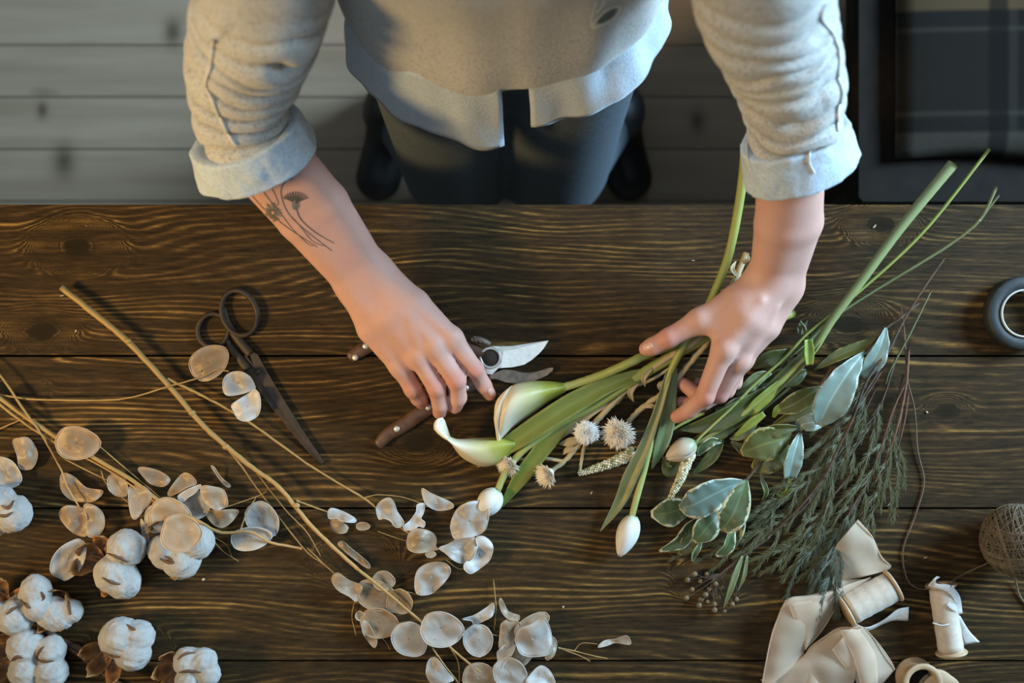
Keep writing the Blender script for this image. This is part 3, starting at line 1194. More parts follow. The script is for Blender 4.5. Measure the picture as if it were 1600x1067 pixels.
shirt = MB()                                            # shirt tails below the sweater
rows = []
for i in range(15):
    u = i / 14
    row = []
    for k in range(161):
        th = .10 + (2 * PI - .18) * k / 160            # open at the front
        s = math.atan2(math.sin(th), math.cos(th))
        if s >= 0:                                      # left of the photograph
            hem = .112 - .066 * math.exp(-(max(0, s - .1) / .60) ** 2) + .01 * max(0, s - 1)
            br = .0
        else:
            hem = .130 - .052 * math.exp(-((s + .07) / .50) ** 2)
            br = -.010 * math.exp(-(s / .4) ** 2)
        h = .215 + (hem - .215) * u
        wv = .0035 * noise.noise(Vector((math.sin(th) * 5, math.cos(th) * 5, u * 1.5))) * (1 + u)
        row.append(ring_pt(th, h, -.006, .324, .144 + wv + .024 * u, .078 + wv + br + .034 * u))
    rows.append(row)
shirt.grid(rows)
shirt_o = shirt.build('shirt', m_shirt, person, solid=.0012)
mbL, cl = cuff([(385, 210, .192, .0555), (398, 234, .180, .0570), (411, 255, .168, .0580)], 1.75, 1.7, .009)
c1 = mbL.build('cuff', m_shirt, shirt_o)
mbR, cr = cuff([(1238, 212, .206, .0510), (1242, 240, .193, .0520), (1246, 268, .181, .0520)], -1.60, 5.2, .010)
c2 = mbR.build('cuff', m_shirt, shirt_o)

ctree = BVHTree.FromPolygons([Vector(v) for v in mbR.v], mbR.f)
for pts in ([(1262, 212), (1266, 232), (1264, 252), (1272, 270)], [(1167, 224), (1168, 245), (1176, 272)]):
    q = [cast(ctree, a[0], a[1], .0006) for a in spline(pts, 10)]
    q = [a for a in q if a is not None]
    if len(q) > 3:
        sm = MB()
        sm.tube(q, .0011, 6)
        sm.build('seam', m_seam, shirt_o)

# trousers and boots
m_trous = plain('slate_trousers', (0.060, 0.078, 0.094), .85, .25, 220, .3)
tro = blend([rcone(Wd(-.076, .330, .10), Wd(.062, .348, .10), .078, .078),
             rcone(Wd(-.078, .318, .07), Wd(-.078, .258, -.38), .083, .080), rcone(Wd(-.078, .258, -.38), Wd(-.180, .372, -.62), .078, .050),
             rcone(Wd(.062, .328, .07), Wd(.060, .260, -.38), .083, .080), rcone(Wd(.060, .260, -.38), Wd(.155, .365, -.62), .078, .050)], .012)
Vt, Ft = surface_net(tro, (-.27, .15, .07), (.25, .47, TZ + .19), .006, 8)
Vt = relax(Vt, Ft, 2)
np_obj('trousers', Vt, Ft, m_trous, person)
m_boot = plain('black_boots', (.014, .013, .012), .5, .3, 60)
for sx, dx in ((-.200, -.035), (.172, .035)):
    bf = blend([rcone(Wd(sx, .385, -.69), Wd(sx + dx * .9, .285, -.712), .040, .034), rcone(Wd(sx, .385, -.70), Wd(sx * .94, .372, -.57), .042, .054),
                rcone(Wd(sx - dx * .1, .415, -.715), Wd(sx + dx, .285, -.72), .030, .030)], .03)
    Vb, Fb = surface_net(lambda p, f=bf: np.maximum(f(p), -(p[:, 2] - .002)), (sx - .11, .20, -.006), (sx + .11, .49, .26), .005, 8)
    np_obj('boot', relax(Vb, Fb, 1), Fb, m_boot, person)
# ================================================================== dried stems at the left
m_straw = graded('straw_stem', [(0, (0.36, 0.225, 0.070)), (0.5, (0.33, 0.195, 0.058)), (1, (0.42, 0.235, 0.080))], .6, 160, .5)
def pod_mat(name, c1, c2, alpha, rough=.38):
    t = NT(name)
    v = t.coord()
    n = t.noise(v, 55, 4, .6)
    n2 = t.noise(t.coord(scale=(1, 3, 1)), 260, 3, .6)
    colr = t.ramp(n, [(.3, c1), (.7, c2)])
    colr = t.mix(t.math('MULTIPLY', t.math('POWER', t.attr('g'), 6.0), .55), colr, tuple(min(1, x * 1.35) for x in c2))
    spot = t.ramp(t.noise(v, 170, 2, .5), [(.24, (1, 1, 1)), (.28, (0, 0, 0))])
    colr = t.mix(t.math('MULTIPLY', spot, .5), colr, tuple(x * .35 for x in c1))
    sh = t.bsdf(colr, rough, t.bump(n2, .30, .0007), Sheen_Weight=.2, Specular_IOR_Level=.55)
    tr = t.n('ShaderNodeBsdfTranslucent')
    t.l(colr, tr.inputs['Color'])
    m1 = t.n('ShaderNodeMixShader')
    m1.inputs[0].default_value = .35
    t.l(sh, m1.inputs[1])
    t.l(tr.outputs[0], m1.inputs[2])
    tp = t.n('ShaderNodeBsdfTransparent')
    tp.inputs[0].default_value = (.95, .90, .82, 1)
    m2 = t.n('ShaderNodeMixShader')
    rim = t.math('SUBTRACT', 1.0, t.math('POWER', t.attr('g'), 5.0))
    f = t.math('MULTIPLY', t.math('ADD', alpha - .10, t.math('MULTIPLY', n, .2)), rim, clamp=True)
    t.l(f, m2.inputs[0])
    t.l(m1.outputs[0], m2.inputs[1])
    t.l(tp.outputs[0], m2.inputs[2])
    return t.done(m2.outputs[0])
POD = {'t': pod_mat('honesty_pod_tan', (.43, .33, .215), (.56, .45, .33), .30),
       'b': pod_mat('honesty_pod_brown', (.42, .30, .18), (.54, .40, .26), .52),
       's': pod_mat('honesty_pod_silver', (.50, .46, .41), (.64, .60, .54), .30),
       'd': pod_mat('honesty_pod_smoky', (.44, .42, .40), (.58, .56, .52), .48),
       'w': pod_mat('honesty_pod_white', (.60, .585, .55), (.75, .735, .70), .10)}
def pod(parent, px, py, rx, ry, ang, mk, h=.008, curl=.0, tilt=0.0, cut=0.0):
    """Flat papery seed partition: an oval with a raised rim, bent by curl."""
    mb = MB()
    a = math.radians(ang)
    c = P(px, py, h)
    X = Vector((math.cos(a), -math.sin(a), 0))
    Y = Vector((math.sin(a), math.cos(a), 0))
    Z = Vector((0, 0, 1))
    ct, st = math.cos(tilt), math.sin(tilt)
    Y2, Z2 = Y * ct + Z * st, Z * ct - Y * st
    Rx, Ry = L(rx, h), L(ry, h) / max(.35, ct)
    sd = R.uniform(0, 50)
    ns, nr = 34, 8

    def pt(k, t):
        ux, uy = math.cos(t), math.sin(t)
        e = 1 + .05 * math.cos(t) ** 5 + .10 * noise.noise(Vector((ux * 1.2 + sd, uy * 1.2, 0))) + .03 * noise.noise(Vector((ux * 4 + sd, uy * 4, 7)))
        x, y = k * e * ux * Rx, k * uy * Ry * (1 - .06 * ux)
        if cut and y > Ry * cut:
            y = Ry * cut + (y - Ry * cut) * .1
        z = curl * .6 * (y * y / (Ry * Ry)) * Ry + .13 * Rx * noise.noise(Vector((k * ux * 1.5 + sd, k * uy * 1.5, sd)))
        z += .022 * Rx * (1 - abs(noise.noise(Vector((k * ux * 2.6 + sd, k * uy * 2.6, sd + 9)))) * 3)
        q = c + X * x + Y2 * y + Z2 * z
        q.z = max(q.z, TZ + .0009 + .0004 * k)
        return q
    rows = [[pt((i / nr) if i else .02, 2 * PI * j / ns) for j in range(ns)] for i in range(nr + 1)]
    mb.grid(rows, closed_v=True, g=[[i / nr] * ns for i in range(nr + 1)])
    rim = [pt(1.0, 2 * PI * j / ns) + Vector((0, 0, .0003)) for j in range(ns + 1)]
    mb.tube(rim, .00045, 5, g=[1.0] * (ns + 1), cap=False)
    return mb.build('seed_pod', POD[mk], parent, solid=.0002)
def closed_spline(pts, n=4):
    m = len(pts)
    q = spline([pts[(i - 2) % m] for i in range(m + 5)], n)
    return q[2 * n:2 * n + m * n]
def pod_poly(parent, outline, mk, h=.010, lift=.006):
    """Torn or folded papery partition with its own outline (pixels)."""
    mb = MB()
    q = closed_spline(outline, 4)
    c = sum(q) / len(q)
    ns, nr = len(q), 7
    sd = R.uniform(0, 60)
    sz = L(max(np.linalg.norm(a - c) for a in q), h)

    def pt(k, a):
        w = c + (a - c) * k
        u = Vector((w[0] * .045 + sd, w[1] * .045, sd))
        z = h + lift * noise.noise(u * .9) * 1.5 + .07 * sz * (.4 - abs(noise.noise(u * 1.3 + Vector((4, 2, 1)))) * 2)
        return P(w[0], w[1], max(z, .0012 + .0003 * k))
    rows = [[pt(max(i / nr, .02), a) for a in q] for i in range(nr + 1)]
    mb.grid(rows, closed_v=True, g=[[i / nr] * ns for i in range(nr + 1)])
    rim = [pt(1.0, a) + Vector((0, 0, .0002)) for a in q] 
    mb.tube(rim + [rim[0]], .00032, 5, g=[1.0] * (ns + 1), cap=False)
    return mb.build('seed_pod', POD[mk], parent, solid=.0002)
def twig(parent, pix, r0, r1, h=.006, name='twig', wob=.15, mat=None):
    mb = MB()
    stem(mb, pix, r0, r1, 7, h, 7, wob)
    return mb.build(name, mat or m_straw, parent)
brA = thing('honesty_branch', 'long dried honesty branch slanting from the scissors down to bottom centre', 'dried branch', P(97, 450, 0))
mbA = MB()
stem(mbA, [(96, 449, .012), (150, 492, .014), (200, 534, .015), (259, 597, .016), (312, 659, .017), (353, 697, .017), (400, 735, .017), (436, 761, .017), (483, 818, .017), (520, 854, .017), (560, 890, .016)], .0036, .0019, 7, .012, 9, .08)
st_ = [(560, 890, .016), (600, 922, .015), (653, 967, .014), (703, 1011, .013), (744, 1045, .012), (785, 1072, .011), (830, 1100, .010)]
stem(mbA, st_, .0018, .0010, 7, .012, 7, .08)
for q in [(200, 533), (353, 698), (463, 790), (300, 645)]:        # bud scars
    mbA.ell(P(q[0], q[1], .018), (.0042, .0035, .003), seg=10, ring=6)
mbA.build('stem', m_straw, brA)
for pix, a, b in [
        ([(262, 592, .014), (312, 616, .013), (366, 645, .012), (403, 669, .012), (490, 731, .010), (568, 778, .009), (592, 798, .009), (628, 826, .009), (640, 834, .009)], .0017, .0008),
        ([(568, 778, .009), (592, 773, .010), (630, 777, .010), (660, 787, .009)], .0007, .0004),
        ([(353, 698, .014), (377, 728, .010), (407, 770, .008), (474, 856, .006), (501, 878, .006), (522, 895, .006)], .0011, .0006),
        ([(400, 737, .014), (445, 795, .010), (479, 831, .008), (501, 869, .007)], .0009, .0004),
        ([(463, 782, .015), (490, 792, .012), (512, 800, .009), (556, 816, .008)], .0012, .0006),
        ([(480, 856, .010), (505, 880, .008), (520, 894, .007)], .0007, .0005),
        ([(590, 830, .006), (612, 838, .006), (634, 845, .007)], .0005, .0004),
        ([(602, 922, .012), (628, 923, .011), (654, 929, .010)], .0006, .0004),
        ([(675, 1011, .010), (695, 1040, .010), (716, 1066, .009)], .0010, .0008),
        ([(703, 1011, .010), (716, 1035, .008), (718, 1070, .008)], .0006, .0005),
        ([(686, 985, .012), (725, 985, .012), (772, 992, .011), (812, 1000, .010)], .0008, .0006),
        ([(768, 1043, .010), (780, 1034, .009), (797, 1034, .009)], .0007, .0005),
        ([(872, 1012, .008), (897, 1017, .007), (925, 1024, .006), (950, 1029, .004)], .0008, .0005),
        ([(872, 1012, .008), (905, 1024, .006), (922, 1033, .004)], .0007, .0004),
        ([(897, 1017, .007), (909, 1005, .008), (934, 1006, .008)], .0006, .0004),
        ([(771, 905, .004), (775, 950, .006), (772, 985, .008)], .0006, .0005),
        ([(559, 925, .006), (550, 960, .004), (556, 992, .006)], .0005, .0005),
        ([(560, 939, .008), (585, 960, .006), (604, 976, .006)], .0007, .0005),
        ([(560, 960, .003), (600, 1000, .003), (609, 1015, .003)], .0005, .0003),
        ([(697, 875, .004), (715, 888, .004), (728, 889, .004)], .0006, .0005)]:
    twig(brA, pix, a, b)
for a in [
        (567, 822, 11, 6, 0, 't', .004, .3), 
        (673, 866, 8, 5, 0, 'w', .004, .2),
        (599, 907, 17, 15, 0, 'b', .008, .1), (588, 930, 34, 23, 20, 'b', .006, .2), 
        (626, 938, 20, 21, 50, 'b', .007, .5, .3), (592, 973, 31, 23, 10, 'b', .008, .3), 
        (640, 998, 29, 26, 40, 's', .014, .25), (689, 983, 34, 28, 10, 's', .022, .2), (747, 1000, 25, 23, 80, 's', .014, .15), 
        (830, 978, 30, 16, -35, 't', .014, .4), (812, 1026, 20, 14, -20, 't', .008, .3), 
        (749, 1058, 27, 23, 0, 't', .012, .2), (797, 1052, 28, 24, 40, 's', .016, .25), (563, 962, 8, 7, 40, 't', .006, .7)]:
    pod(brA, *a)
for mk_, h_, o_ in [
('s',0.012,[(513,798),(520,794),(538,800),(555,810),(554,816),(536,815),(526,810),(514,810)]),
('t',0.007,[(516,814),(526,812),(538,818),(544,824),(540,832),(530,833),(520,828)]),
('s',0.012,[(588,794),(596,782),(608,778),(616,786),(620,798),(628,810),(631,818),(624,824),(616,822),(610,814),(600,810),(592,811)]),
('s',0.01,[(659,763),(672,770),(690,778),(706,786),(708,793),(696,797),(682,797),(668,790),(662,780)]),
('w',0.01,[(650,800),(652,788),(663,787),(662,800),(658,810),(664,816),(662,824),(654,822),(646,828),(634,828),(630,822),(640,814)]),
('t',0.016,[(636,842),(640,832),(650,826),(666,828),(678,834),(682,844),(681,854),(686,858),(672,861),(654,864),(640,860),(636,852)]),
('s',0.024,[(704,820),(710,802),(720,790),(740,783),(760,786),(764,800),(762,816),(756,830),(740,838),(724,840),(712,843),(706,834)]),
('s',0.018,[(686,856),(700,850),(720,840),(740,839),(746,850),(740,870),(726,880),(710,876),(696,864)]),
('w',0.016,[(744,840),(756,838),(768,848),(770,860),(764,876),(750,888),(736,896),(726,890),(726,880),(740,870),(746,856)]),
('s',0.012,[(652,928),(648,910),(652,892),(664,882),(680,878),(696,880),(704,890),(700,902),(688,916),(672,928)]),
('t',0.014,[(518,906),(522,897),(530,896),(544,906),(560,912),(566,918),(560,932),(556,940),(546,932),(528,922)]),
('b',0.006,[(528,850),(536,846),(550,858),(568,872),(578,883),(575,888),(560,878),(540,862)]),
('t',0.012,[(567,970),(575,973),(584,989),(589,1001),(585,1012),(575,1001),(566,986)]),
('w',0.012,[(722,967),(741,961),(759,950),(771,942),(770,961),(756,970),(741,976),(737,970)]),
('t',0.012,[(780,937),(784,936),(791,951),(800,961),(811,961),(809,970),(794,967),(783,954)]),
('t',0.013,[(784,973),(800,968),(814,976),(806,995),(800,1007),(781,1014),(781,992)]),
('w',0.018,[(778,1017),(791,1007),(805,1007),(800,1023),(787,1039),(784,1048),(780,1043),(777,1026)]),
('s',0.022,[(805,995),(812,982),(831,975),(847,965),(856,973),(862,995),(859,1020),(837,1026),(816,1023),(808,1011)]),
('t',0.014,[(862,995),(870,1004),(866,1023),(856,1031),(852,1026),(859,1017)]),
('s',0.014,[(666,1045),(670,1031),(680,1027),(691,1039),(700,1051),(709,1062),(694,1067),(675,1067),(667,1057)]),
('w',0.014,[(822,1067),(831,1051),(844,1040),(856,1045),(864,1057),(866,1070),(844,1076)]),
('t',0.007,[(934,1011),(944,1001),(962,998),(978,993),(985,1001),(983,1007),(962,1004),(947,1009)])]:
    pod_poly(brA, o_, mk_, h_)

brB = thing('honesty_branch', 'dried honesty branch lying from the left edge over the cotton bolls', 'dried branch', P(60, 670, 0))
mbB = MB()
stem(mbB, [(-60, 575, .012), (0, 622, .012), (47, 656, .012), (90, 684, .013), (139, 711, .014), (206, 750, .016), (249, 782, .018), (296, 806, .022), (317, 818, .024), (346, 832, .024), (391, 831, .022), (422, 847, .016), (472, 857, .006)], .0027, .0015, 7, .012, 8, .08)
mbB.build('stem', m_straw, brB)
for pix, a, b in [
        ([(-30, 560, .014), (0, 586, .014), (37, 640, .016), (66, 681, .016), (94, 731, .016), (105, 760, .016), (127, 797, .014)], .0014, .0009),
        ([(-40, 690, .008), (0, 670, .008), (34, 655, .010)], .0010, .0008),
        ([(-50, 612, .008), (0, 617, .008), (60, 624, .010), (184, 624, .016), (259, 605, .022), (315, 589, .018), (337, 578, .014), (357, 580, .012)], .0014, .0007),
        ([(97, 715, .010), (140, 737, .010), (206, 769, .012), (268, 801, .020)], .0008, .0006),
        ([(154, 696, .010), (200, 735, .010), (250, 777, .014)], .0007, .0005),
        ([(-20, 614, .012), (20, 648, .012), (90, 694, .012), (165, 732, .014), (252, 790, .018)], .0017, .0010),
        ([(158, 735, .012), (166, 755, .010), (200, 785, .008)], .0008, .0006),
        ([(318, 800, .020), (350, 793, .014), (400, 776, .010), (416, 768, .008)], .0008, .0005),
        ([(375, 830, .020), (385, 802, .014), (400, 777, .010)], .0008, .0005),
        ([(322, 826, .016), (345, 858, .008), (373, 877, .004)], .0006, .0004),
        ([(314, 828, .016), (352, 850, .010), (362, 869, .006)], .0004, .0003),
        ([(312, 582, .014), (330, 562, .012), (350, 552, .010)], .0006, .0004)]:
    twig(brB, pix, a, b)
for a in [
        (326, 567, 34, 25, -35, 'b', .012, .2), (120, 692, 35, 26, 5, 'b', .022, .2),
        (185, 757, 20, 15, 60, 't', .012, .3), 
        (266, 806, 34, 28, 20, 't', .022, .25), (247, 810, 22, 22, 0, 't', .020, .3), (282, 833, 32, 30, 0, 't', .060, .12),
        (302, 789, 27, 23, 0, 'd', .012, .2), 
        (410, 811, 30, 24, 50, 'd', .010, .2), (391, 841, 32, 18, -8, 's', .014, .5), (9, 738, 27, 21, 40, 'd', .012, .3), (108, 874, 35, 22, -55, 's', .026, .4, .2)]:
    pod(brB, *a)
for mk_, h_, o_ in [
('s',0.016,[(348,600),(353,587),(364,581),(378,581),(391,589),(398,602),(397,608),(375,616),(353,617)]),
('w',0.015,[(362,633),(375,623),(387,616),(398,608),(406,619),(407,637),(402,650),(387,658),(373,655),(366,644)]),
('t',0.014,[(20,689),(31,684),(44,684),(53,694),(59,709),(55,725),(47,733),(31,731),(27,712)]),
('t',0.018,[(131,790),(142,788),(156,796),(163,809),(161,827),(150,838),(137,837),(135,818)]),
('b',0.016,[(94,797),(105,790),(124,792),(133,799),(137,818),(135,837),(120,835),(105,824),(94,809)]),
('b',0.009,[(94,749),(99,739),(116,745),(135,762),(161,767),(150,781),(135,784),(112,781),(97,767)]),
('t',0.018,[(202,762),(212,758),(225,760),(236,771),(235,784),(225,796),(212,811),(205,805),(201,782)]),
('b',0.009,[(216,732),(225,730),(249,736),(266,749),(255,760),(236,756),(221,741)]),
('b',0.014,[(263,768),(274,752),(287,739),(299,743),(307,755),(294,761),(278,770),(265,775)]),
('t',0.02,[(313,766),(317,759),(332,760),(350,766),(356,788),(346,795),(337,797),(321,786)]),
('b',0.012,[(323,801),(346,797),(372,797),(364,813),(348,824),(332,818)]),
('s',0.022,[(278,775),(294,764),(314,757),(305,770),(294,777),(285,784)]),
('t',0.007,[(330,729),(335,730),(346,746),(360,758),(355,761),(344,750)]),
('s',0.016,[(220,811),(226,818),(232,838),(232,848),(226,848),(222,833)])]:
    pod_poly(brB, o_, mk_, h_)

# ---- cotton
def cotton_mat():
    t = NT('cotton_lint')
    v = t.coord()
    n = t.noise(v, 90, 5, .65)
    colr = t.ramp(n, [(.25, (.29, .265, .225)), (.55, (.39, .375, .345))])
    return t.done(t.bsdf(colr, .95, t.bump(t.noise(v, 500, 5, .7), .6, .0016), Sheen_Weight=.1, Subsurface_Weight=.15, Subsurface_Radius=(.01, .009, .008)))
m_cot = cotton_mat()
m_husk = graded('cotton_husk', [(0, (.07, .034, .015)), (.5, (.20, .085, .026)), (1, (.40, .19, .055))], .65, 120, .4)
m_bark = plain('brown_bark', (.115, .070, .036), .75, .45, 130, .6)
def boll(label, cx, cy, r, lobes, husk, h=.026, seed=0, stalk=None, slits=()):
    """Open cotton boll: husk segments, lint locks and a short stalk."""
    b = thing('cotton_boll', label, 'cotton', P(cx, cy, 0), 'open cotton bolls at the lower left')
    rr = L(r, h)
    base = P(cx, cy, h * .35)
    ha = math.radians(husk)
    hd = Vector((math.cos(ha), -math.sin(ha), 0))
    prims = []
    for i, (lx, ly, lr) in enumerate(lobes):
        q = P(cx + lx, cy + ly, h + .006)
        s = L(lr, h)
        out = Vector((q.x - base.x, q.y - base.y, .02)).normalized()
        q1 = q - out * s * .45
        prims.append(rcone(q1 - out * s * .25, q1 + out * s * .40, s * .72, s * .98))
    bl_ = blend(prims, .0022)
    rs_ = np.random.RandomState(int(seed * 10))
    W1, f1 = rs_.normal(0, 1, (10, 3)), rs_.uniform(0, 6, 10)

    def lint(p):
        d = bl_(p)
        for w_, f_ in zip(W1, f1):
            d = d + .00020 * np.sin(p @ (w_ * 210).astype(np.float32) + f_) + .00013 * np.sin(p @ (w_ * 620).astype(np.float32) + f_ * 3)
        return d
    e = rr * 1.45 + .016
    Vl, Fl = surface_net(lint, (base.x - e, base.y - e, TZ + .0005), (base.x + e, base.y + e, TZ + h + .045), .0011)
    Vl[:, 2] = np.maximum(Vl[:, 2], TZ + .0012)
    np_obj('lint', relax(Vl, Fl, 1, .4), Fl, m_cot, b)
    ltree = BVHTree.FromPolygons([Vector(x) for x in Vl.tolist()], Fl.tolist())
    for sl_ in slits:                                    # husk tips showing between the locks
        mb = MB()
        q = [cast(ltree, cx + a_[0], cy + a_[1], .0006) for a_ in spline(sl_, 5)]
        q = [a_ for a_ in q if a_ is not None]
        if len(q) > 3:
            n_ = len(q) - 1
            mb.tube(q, [.0006 + .0013 * math.sin(PI * k / n_) for k in range(n_ + 1)], 7, flat=.6, g=[.1] * len(q))
            mb.build('husk', m_husk, b)
    for i in range(5):                                  # stiff pointed husk segments
        a = 2 * PI * i / 5 + seed
        d = Vector((math.cos(a), math.sin(a), 0))
        d = (d + hd * .75).normalized() if d.dot(hd) > -.2 else d
        ln = rr * (1.12 if d.dot(hd) > .3 else .88)
        pts = spline([base + hd * rr * .5, base + hd * rr * .35 + d * ln * .55 + Vector((0, 0, .004)), base + hd * rr * .2 + d * ln * .95 + Vector((0, 0, .016)), base + hd * rr * .15 + d * ln * 1.08 + Vector((0, 0, .030))], 5)
        mb = MB()
        rows, gs = [], []
        for k, p in enumerate(pts):
            p = Vector(p)
            u = k / (len(pts) - 1)
            w = rr * .33 * math.sin(PI * min(1, u * .92 + .10)) ** .8
            t = Vector(pts[min(k + 1, len(pts) - 1)]) - Vector(pts[max(k - 1, 0)])
            s = t.cross(Vector((0, 0, 1))).normalized()
            row = []
            for j in range(7):
                v = j / 3 - 1
                q = p + s * (v * w) + Vector((0, 0, .004 * v * v + .005 * noise.noise(Vector((k * .7, v * 2.5, seed + i)))))
                q.z = max(q.z, TZ + .001)
                row.append(q)
            rows.append(row)
            gs.append([abs(j / 3 - 1) * .6 + .4 * u for j in range(7)])
        mb.grid(rows, g=gs)
        mb.build('husk', m_husk, b, solid=.0008)
    mb = MB()
    st = stalk or [(cx + math.cos(ha) * r * .4, cy + math.sin(ha) * r * .4, .010), (cx + math.cos(ha) * r * 1.0, cy + math.sin(ha) * r * 1.0, .007), (cx + math.cos(ha) * r * 1.5, cy + math.sin(ha) * r * 1.5 + 4, .004)]
    stem(mb, st, .0022, .0018, 6, .006, 8, .1)
    mb.build('stalk', m_bark, b)
    return b
boll('cotton boll cut by the left edge above all the other bolls', 12, 798, 34, [(-12, -14, 27), (8, 4, 30), (-22, 16, 24)], 200, .028, 1.1, None, [[(-10, -8), (2, -4), (10, -16)], [(-18, 6), (-4, 8), (8, 2)]])
boll('cotton boll with rusty husk on its left side under the brown pod', 182, 884, 44, [(16, -28, 31), (-2, 12, 33), (12, 26, 27)], 205, .030, 2.3, None, [[(-22, 18), (-8, 25), (6, 29)], [(-14, -20), (2, -14), (18, -6)]])
boll('cotton boll half covered by a round tan pod', 280, 862, 44, [(-22, -2, 28), (4, 14, 30), (28, -16, 28), (-4, -22, 24)], 240, .022, 3.7, None, [[(-30, 10), (-18, 16), (-8, 18)], [(-22, 6), (-14, 12), (-8, 16)]])
boll('cotton boll with orange husk at the left edge in the lower pair', 34, 944, 46, [(22, -22, 25), (26, 4, 25), (-10, 20, 30), (-34, 18, 24)], 200, .030, 4.2, None, [[(-2, -8), (8, 2), (14, 6)], [(30, -20), (34, -12), (32, -6)], [(-24, 16), (-14, 8), (-6, 4)]])
boll('small cotton boll touching the orange-husked one on its right', 92, 956, 32, [(-8, 2, 27), (20, -2, 19), (2, 8, 22)], 285, .024, 5.4, [(95, 968, .008), (84, 985, .006), (70, 992, .005)], [[(14, -20), (16, -8), (18, 4)]])
boll('four-lobed cotton boll in the bottom left corner', 54, 1030, 48, [(-14, -20, 30), (26, -14, 24), (-12, 18, 29), (26, 20, 27)], 190, .028, 6.6, None, [[(2, -2), (8, -12), (14, -20)], [(-38, 4), (-28, -4), (-18, -2)], [(4, 0), (14, 2), (30, 2)]])
boll('cotton boll beside the dark stalk right of the bottom left pair', 194, 1004, 42, [(-6, -8, 33), (22, -10, 26), (14, 16, 29)], 150, .026, 7.9, None, [[(-34, 14), (-18, 20), (-6, 22)], [(4, -28), (12, -22), (18, -20)]])
boll('rightmost cotton boll cut by the bottom edge with an orange husk', 304, 1048, 40, [(-10, -14, 24), (14, -14, 23), (20, 4, 21), (-8, 18, 24)], 195, .026, 8.3, None, [[(-24, 2), (-8, 0), (10, 2)], [(-26, -18), (-14, -26), (0, -28)]])
for lab, pix, r0 in [('dark brown cotton stalk running between the lower bolls', [(60, 968, .010), (82, 992, .010), (120, 1012, .009), (158, 1030, .008), (192, 1048, .007)], .0040),
                     ('thin reddish cotton stalk below the dark stalk at the bottom', [(92, 1000, .006), (132, 1030, .006), (160, 1052, .005), (210, 1080, .005)], .0026)]:
    mb = MB()
    stem(mb, pix, r0, r0 * .8, 6, .006, 10, .12)
    tag(mb.build('cotton_stalk', m_bark if r0 > .003 else plain('red_bark', (.20, .085, .035), .7, .4, 130, .5)), lab, 'cotton stalk')
# ================================================================== tools
m_iron = plain('old_dark_iron', (.042, .028, .018), .6, .5, 70, .5, Metallic=.3)
m_steel = plain('brushed_steel', (.58, .56, .52), .36, .25, 90, .2, Metallic=.55)
m_worn = plain('worn_steel', (.24, .185, .14), .55, .5, 120, .5, Metallic=.55)
m_hand = plain('reddish_wood_handle', (.105, .050, .028), .5, .35, 100, .3)
m_rivet = plain('aluminium_rivet', (.82, .78, .72), .35, .05, 50, 0, Metallic=.4)

sc_ = thing('scissors', 'old dark iron scissors with round loops lying at the left', 'scissors', P(400, 580, 0))
for nm, cx, cy, rx, ry, ang, tail, bl in [
        ('a', 374, 489, 27, 36, -.35, [(348, 480, .005), (356, 506, .005), (372, 530, .005), (392, 553, .005)], [(386, 545), (402, 553), (424, 592), (447, 630), (478, 680), (507, 722), (503, 725), (464, 676), (430, 630), (404, 590)]),
        ('b', 333, 516, 24, 26, .3, [(354, 530, .003), (362, 544, .003), (376, 562, .003), (388, 578, .003)], [(372, 560), (384, 554), (410, 588), (438, 628), (470, 676), (504, 726), (500, 728), (452, 672), (420, 632), (392, 594)])]:
    h0 = .0045 if nm == 'a' else .003
    hb_ = MB()
    ring = []
    for k in range(41):
        a = 2 * PI * k / 40
        x, y = rx * math.cos(a), ry * math.sin(a)
        ring.append(P(cx + x * math.cos(ang) - y * math.sin(ang), cy + x * math.sin(ang) + y * math.cos(ang), h0 + .0015))
    hb_.tube(ring, .0030, 8, cap=False)
    pts = path([(q[0], q[1], h0) for q in tail], 6)
    hb_.tube(pts, [.0036 + .0022 * i / (len(pts) - 1) for i in range(len(pts))], 8, flat=.6)
    hb_.prism(bl, .0008 if nm == 'b' else .0032, .0030 if nm == 'b' else .0056, .0006)
    hb_.build('scissor_half', m_iron, sc_, smooth=True)
pv = MB()
c = P(404, 580, 0)
pv.lathe([(0, .0075), (.003, .0073), (.0042, .0062), (.0044, .0052)], Matrix.Translation(c), 16)
pv.build('pivot_screw', m_iron, sc_)

pr_ = thing('pruning_shears', 'steel pruning shears with wooden handles under the resting hand', 'pruning shears', P(760, 560, 0))
pb = MB()
pb.prism([(749, 549), (757, 543), (768, 540.5), (800, 540), (830, 535.5), (858, 531.5), (852, 542), (843, 552), (832, 562), (819, 570), (800, 574), (786, 575), (778, 576), (768, 586), (757, 584), (748, 572), (746, 560)], .0060, .0095, .0008)
bo = pb.build('cutting_blade', m_steel, pr_)
pb = MB()
pb.prism([(786, 547.5), (802, 546), (826, 539), (857, 532), (850, 544), (842, 553), (831, 562.5), (819, 570), (800, 574), (782, 575)], .0096, .0101, .0003)
pb.build('blade_bevel', plain('ground_edge', (.70, .68, .63), .3, .12, 200, .1, Metallic=.5), bo)
pb = MB()
pb.prism([(755, 583), (768, 584.5), (785, 577), (801, 578), (818, 582), (834, 582), (848, 578), (858, 574.5), (865.5, 574), (864, 579.5), (855, 587), (844, 592), (832, 597), (819, 599.5), (804, 599.5), (789, 597.5), (774, 592), (762, 592)], .0015, .0058, .0008)
pb.build('hook_jaw', m_worn, pr_)
pb = MB()
c = P(766, 559, .010)
pb.lathe([(L(12.6), -.002), (L(12.8), .0006), (L(14), .0014), (L(16.5), .0014), (L(17.5), .0006), (L(17.8), -.002)], Matrix.Translation(c), 32)
rg = pb.build('pivot_ring', m_steel, pr_)
pb = MB()
